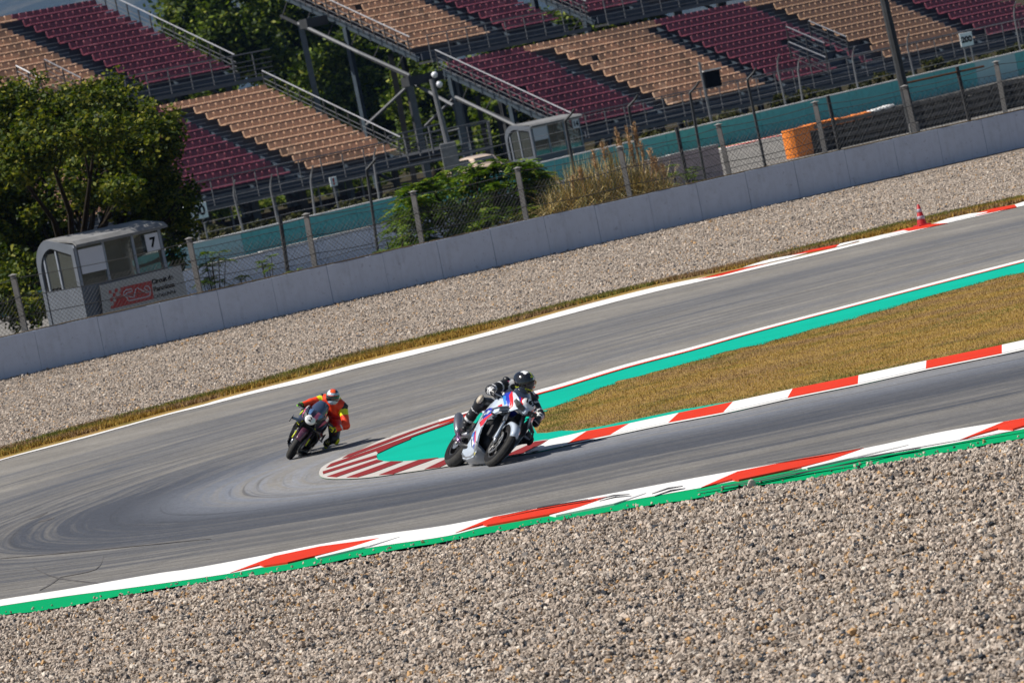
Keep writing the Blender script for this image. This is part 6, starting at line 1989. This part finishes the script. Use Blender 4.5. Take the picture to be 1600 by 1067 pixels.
regs2 = [(2, [(.20, .50), (.36, .44), (.52, .56), (.42, .60)]), (3, [(.45, .90), (.60, .83), (.70, .76), (.66, .86), (.55, .95)]), (4, [(.30, .80), (.45, .82), (.60, .74), (.50, .86)]), (5, [(.40, .95), (.50, .90), (.60, .93), (.52, .99)]), (3, [(.10, .30), (.30, .25), (.40, .15), (.25, .12)])]
def nosecol2(C):
    r = np.zeros(len(C), int); y = C[:, 1]
    r[(np.abs(y) > .06) & (C[:, 2] > .90)] = 1
    r[(np.abs(y - .05) < .035) & (C[:, 2] > .86)] = 2
    return r
P2 = dict(base=NV, dark=BK, accent=LY, fork=M_blk, guard=gloss("dark_pink_guard", (.10, .03, .06), .3), tank2=MR, tail=BK, pipe=M_blk, silencer=M_blk, mats=[NV, BK, MR, PK, CY, WH], regions=regs2, vent=vent1, belly=BK, nose2=CY, nose3=PK, nosecol=nosecol2,
          screen=gloss("blue_black_screen", (.05, .075, .14), .1, 1.0), wing='plate', plate_m=WH, plate_c=(.84, -.01, .83), plate_tilt=-25, plate_r=(.10, .085), num="2", num_s=.11, swing=M_blk)
b2o = G(462, 712); b2o.z = .015
PHI2, LEAN2, SC2 = R(-99), R(43), .84
bk2 = build_bike("dark race motorcycle with lime accents and a white front number panel, following behind", b2o, PHI2, LEAN2, SC2, P2)
for yy in ((.60, -.135, .52), (.60, .135, .52)):
    b = MB(); b.tube([(yy[0] + .045, yy[1], .50), (yy[0] + .09, yy[1], .36)], .018, 8); b.build("lime_fork_cover", LY, bk2, True)
for s in (-1, 1):
    b = MB(); b.tube([(.72, s * .13, .72), (.60, s * .20, .66), (.45, s * .245, .56)], .010, 5); b.build("lime_pinstripe", LY, bk2, True)
b = MB(); b.tube([(.70, -.215, .88), (.66, -.235, .78)], .016, 6); b.build("lime_wing_edge", LY, bk2, True)

# ================================================================ riders
def build_rider(label, o, phi, lean, scale, J, S):
    e = empty("person", o, 0, label, "person")
    e.rotation_euler = (-lean, 0, phi); e.scale = (scale,) * 3
    v = lambda k: np.array(J[k], float)
    hip, chest, neck, head = v('hip'), v('chest'), v('neck'), v('head')
    prims, tagz = [], []
    ft = J.get('bulk', 1.0)
    def c(a, b, ra, rb, zone): prims.append(('c', tuple(a), tuple(b), ra * ft, rb * ft)); tagz.append(zone)
    c(hip, (hip + chest) / 2, .145, .15, 'torso'); c((hip + chest) / 2, chest, .15, .15, 'torso')
    sp = v('shR') - v('shL')
    c(v('shL') + sp * .18, v('shR') - sp * .18, .105, .105, 'torso')
    c(chest, neck, .12, .075, 'torso')
    # race hump
    hb = chest * .55 + neck * .45 + np.array([-.06, 0, .10]); c(hb + np.array([-.14, 0, -.02]), hb + np.array([.05, 0, .02]), .055, .07, 'hump')
    for s in 'RL':
        c(v('sh' + s), v('el' + s), .078, .058, 'upper' + s); c(v('el' + s), v('ha' + s), .056, .040, 'fore' + s)
        d = (v('kn' + s) - hip)
        c(hip + d * .12, v('kn' + s), .125, .078, 'thigh' + s)
        c(v('kn' + s), v('an' + s), .074, .050, 'shin' + s)
    def colour(C):
        best = np.full(len(C), 1e9); mi = np.zeros(len(C), int)
        for pr, z in zip(prims, tagz):
            d, t = cap_sdf(C, *pr[1:5])
            fn = S['zones'].get(z) or S['zones'].get(z[:-1]) or 0
            m = fn(t, C, z) if callable(fn) else np.full(len(C), fn)
            k = d < best; best[k] = d[k]; mi[k] = m[k]
        return mi
    soft("leather_suit", prims, S['mats'], e, .016, .035, colour)
    # helmet
    F_ = np.array(J['look'], float); F_ /= np.linalg.norm(F_); up = np.array(J.get('hup', (0, 0, 1)), float)
    L_ = np.cross(up, F_); L_ /= np.linalg.norm(L_); U_ = np.cross(F_, L_)
    Rm = np.stack([F_, L_, U_], 1)
    loc = lambda C: (C - head) @ Rm
    hp_ = [('e', tuple(head), (.148, .122, .138), Rm), ('e', tuple(head + F_ * .055 - U_ * .07), (.10, .085, .07), Rm), ('e', tuple(head - F_ * .05 + U_ * .03), (.13, .10, .09), Rm)]
    h = soft("helmet", hp_, S['hmats'], e, .012, .03, lambda C: S['hcol'](loc(C)))
    # visor shell
    b = MB(); nu, nv_ = 16, 7; vs = []
    for i in range(nu + 1):
        az = R(-72 + 144 * i / nu)
        for j in range(nv_ + 1):
            el = R(-24 + 44 * j / nv_ - 4 * abs(math.cos(az)))
            d = np.array([.158 * math.cos(el) * math.cos(az), .130 * math.cos(el) * math.sin(az), .142 * math.sin(el)])
            vs.append(tuple(head + Rm @ (d + np.array([.006, 0, 0]))))
    b.add(vs, [(i * (nv_ + 1) + j, (i + 1) * (nv_ + 1) + j, (i + 1) * (nv_ + 1) + j + 1, i * (nv_ + 1) + j + 1) for i in range(nu) for j in range(nv_)])
    link("visor", b.mesh("visor", S['visor'], True), h)
    # gloves: palm, four bent fingers and a thumb closed on the grip
    for s, sg in (('R', -1), ('L', 1)):
        H = v('ha' + s); E = v('el' + s); G_ = np.array(J['grip' + s], float)
        ax = np.array([.08, -sg * 1.0, .03]); ax /= np.linalg.norm(ax)
        pr = [('c', tuple(H), tuple(H * .45 + G_ * .55), .040, .038), ('c', tuple(E * .12 + H * .88), tuple(H), .050, .044)]
        out = np.array([.9, 0, .35]); out /= np.linalg.norm(out)
        for k, (off, ln) in enumerate(((-.036, .92), (-.012, 1.0), (.012, .96), (.036, .8))):
            b0 = G_ + ax * off + np.array([.0, 0, .028]); b1 = b0 + out * .036 * ln; b2 = b1 + np.array([.012, 0, -.034]) * ln; b3 = b2 + np.array([-.030, 0, -.014]) * ln
            pr += [('c', tuple(H * .35 + b0 * .65), tuple(b0), .014, .012), ('c', tuple(b0), tuple(b1), .012, .011), ('c', tuple(b1), tuple(b2), .011, .010), ('c', tuple(b2), tuple(b3), .010, .009)]
        t0 = H * .6 + G_ * .4 - ax * .0 + ax * (-.04) ; pr += [('c', tuple(t0), tuple(G_ + ax * -.045 + np.array([-.01, 0, -.02])), .015, .013), ('c', tuple(G_ + ax * -.045 + np.array([-.01, 0, -.02])), tuple(G_ + ax * -.03 + np.array([.022, 0, -.03])), .012, .010)]
        soft("glove", pr, S['glove'], e, .009, .010, lambda C: S['gcol'](C, G_, H))
        # boot
        K, A, T = v('kn' + s), v('an' + s), v('toe' + s)
        sh = A + (K - A) * .42
        hl = A + (A - T) * .22 + np.array([0, 0, -.05])
        soft("boot", [('c', tuple(A), tuple(sh), .060, .068), ('c', tuple(hl), tuple(A * .55 + T * .45), .045, .047), ('c', tuple(A * .55 + T * .45), tuple(T), .045, .034), ('c', tuple(A), tuple(hl), .05, .042)], S['boot'], e, .013, .02, lambda C: S['bcol'](C, A, sh))
        # knee slider and shoulder cup
        out_ = np.array([.02, sg * .075, -.01]) if s == 'L' else np.array([.06, sg * .05, .02])
        soft("knee_slider" if s == 'L' else "knee_cup", [('e', tuple(K + out_), (.055, .035, .065))], S['knee' + s], e, .013, .02)
        soft("shoulder_cup", [('e', tuple(v('sh' + s) + np.array([.01, sg * .035, .045])), (.062, .05, .042))], S['cup'], e, .012, .02)
    return e
LBk = mat("black_leather", (.014, .014, .016), .42, var=.2, scale=20, bump=.2); LWh = mat("white_leather", (.72, .72, .72), .4, var=.05); LGy = mat("grey_leather", (.12, .12, .13), .5)
LPk = mat("pink_piping", (.5, .08, .2), .5); HB = gloss("black_helmet", (.008, .008, .010), .12, 1.0); HW = gloss("white_helmet_mark", (.8, .8, .8), .15); HY = gloss("yellow_helmet_stripe", (.62, .7, .02), .2); VIS = gloss("dark_visor", (.01, .012, .012), .04, 1.0); BG = mat("beige_knee_cup", (.42, .36, .28), .5)
HGn = gloss("green_helmet_mark", (.02, .35, .15), .2); HRd = gloss("red_helmet_mark", (.6, .03, .03), .2)
def z_up1(t, C, z):
    m = np.zeros(len(t), int); m[(np.sin(t * 16 + 1) > .78)] = 1; m[t < .08] = 2; return m
def z_fo1(t, C, z):
    m = np.zeros(len(t), int); m[(t > -.1) & (t < .42)] = 1; m[(t > .22) & (t < .27)] = 0; m[(t > .78)] = 1; return m
def z_sh1(t, C, z):
    m = np.zeros(len(t), int); m[(np.sin(t * 26) > .93)] = 1; return m
def z_th1(t, C, z):
    m = np.zeros(len(t), int); m[(t > .55) & (t < .62)] = 1; return m
def hcol1(Q):
    r = np.zeros(len(Q), int); x, y, z = Q[:, 0], Q[:, 1], Q[:, 2]
    r[(z > .075) & (y < -.03) & (y > -.085) & (x > -.03) & (x < .06)] = 1
    r[(z > .07) & (np.abs(y + .005) < .010) & (x > -.06)] = 2
    r[(z > .065) & (z < .085) & (np.abs(y) < .035) & (x > .06)] = 2
    r[(z > .045) & (z < .075) & (y > .005) & (y < .035) & (x > .1)] = 1
    r[(z > .045) & (z < .075) & (y >= .035) & (y < .048) & (x > .08)] = 4
    r[(z > .045) & (z < .075) & (y > -.008) & (y <= .005) & (x > .1)] = 3
    r[(z < -.085) & (z > -.1)] = 2
    return r
J1 = dict(hip=(-.30, .10, .93), chest=(-.02, .04, 1.10), neck=(.12, .0, 1.17), head=(.25, -.045, 1.245), shR=(.04, -.165, 1.125), shL=(.06, .195, 1.16), elR=(.17, -.345, .915), elL=(.22, .365, 1.02), haR=(.33, -.275, .885), haL=(.33, .345, .87),
          gripR=(.375, -.30, .872), gripL=(.375, .32, .868), knR=(.02, -.315, .745), knL=(.12, .39, .70), anR=(-.24, -.26, .45), anL=(-.22, .25, .45), toeR=(-.10, -.285, .38), toeL=(-.08, .30, .39), look=(.90, .41, .10), hup=(.05, -.35, .93))
S1 = dict(mats=[LBk, LWh, LPk, LGy], zones=dict(torso=lambda t, C, z: np.where(np.abs(np.sin(C[:, 0] * 14)) > .93, 1, 0), hump=1, upper=z_up1, fore=z_fo1, thigh=z_th1, shin=z_sh1), hmats=[HB, HW, HY, HGn, HRd], hcol=hcol1, visor=VIS, glove=[LBk, LWh],
          gcol=lambda C, G_, H: ((np.linalg.norm(C - H, axis=1) < .045) & (C[:, 2] > H[2] + .015)).astype(int), boot=[LBk, LWh], bcol=lambda C, A, sh: (np.abs(np.linalg.norm(C - sh, axis=1) - .085) < .010).astype(int), kneeR=BG, kneeL=LBk, cup=LBk)
build_rider("rider in black and white leathers and black helmet tucked behind the screen", b1o, PHI1, LEAN1, SC1, J1, S1)
OR_ = mat("fluorescent_orange_leather", (.95, .055, .010), .45, var=.22, scale=14, bump=.5); YE = mat("fluorescent_yellow_leather", (.72, .72, .01), .45); RD2 = mat("red_leather", (.55, .015, .012), .45, var=.15); GRN = mat("lime_green_glove", (.20, .55, .02), .5)
HS = gloss("silver_blue_helmet", (.42, .50, .60), .2); HO = gloss("orange_helmet_mark", (.85, .10, .02), .2)
def hcol2(Q):
    r = np.zeros(len(Q), int); x, y, z = Q[:, 0], Q[:, 1], Q[:, 2]
    r[(z > .085)] = 1
    r[(z > .09) & (np.abs(y) < .045) & (x > -.02)] = 2
    r[(z > .06) & (y < -.05) & (x > 0)] = 3
    r[(z > .02) & (y < -.10)] = 4
    r[(z > .038) & (z < .05) & (x > .09)] = 2
    return r
def z_up2(t, C, z):
    m = np.zeros(len(t), int); m[t < .18] = 3; m[(t >= .18) & (t < .48)] = 1; return m
def z_fo2(t, C, z):
    m = np.zeros(len(t), int)
    if z.endswith('R'): m[:] = np.where(C[:, 2] < np.median(C[:, 2]) - .0, 0, 0)
    m[(t > .35) & (t < .45)] = 4 if z.endswith('L') else 0
    return m
J2 = dict(bulk=1.13, hip=(-.30, .22, .92), chest=(-.02, .16, 1.08), neck=(.12, .10, 1.19), head=(.24, .06, 1.30), shR=(.04, -.09, 1.13), shL=(.05, .29, 1.20), elR=(.20, -.235, .985), elL=(.20, .53, .975), haR=(.35, -.345, .875), haL=(.33, .385, .80),
          gripR=(.385, -.35, .868), gripL=(.375, .35, .80), knR=(.05, -.24, .80), knL=(.22, .47, .66), anR=(-.24, -.24, .47), anL=(-.12, .36, .47), toeR=(-.10, -.26, .40), toeL=(.03, .40, .42), look=(.98, .16, -.04), hup=(0, -.50, .86))
S2 = dict(mats=[OR_, YE, RD2, LBk, LWh], zones=dict(torso=lambda t, C, z: np.where(C[:, 2] < 1.02, 2, 0), hump=1, upper=z_up2, fore=z_fo2, thigh=lambda t, C, z: np.where(t > .6, 3, 2), shin=lambda t, C, z: np.where(np.sin(t * 18) > .6, 1, 3)), hmats=[HS, HB, HO, HW, HGn], hcol=hcol2, visor=VIS,
          glove=[YE, GRN, LBk], gcol=lambda C, G_, H: np.where(np.sin(C[:, 0] * 90) > .4, 2, np.where(C[:, 1] < 0, 1, 0)), boot=[LBk, YE], bcol=lambda C, A, sh: (np.sin(C[:, 2] * 95) > .7).astype(int), kneeR=LBk, kneeL=YE, cup=LBk)
build_rider("rider in fluorescent orange and yellow suit hanging off the dark motorcycle behind", b2o, PHI2, LEAN2, SC2, J2, S2)
print("OBJECT COUNT", len(bpy.data.objects))
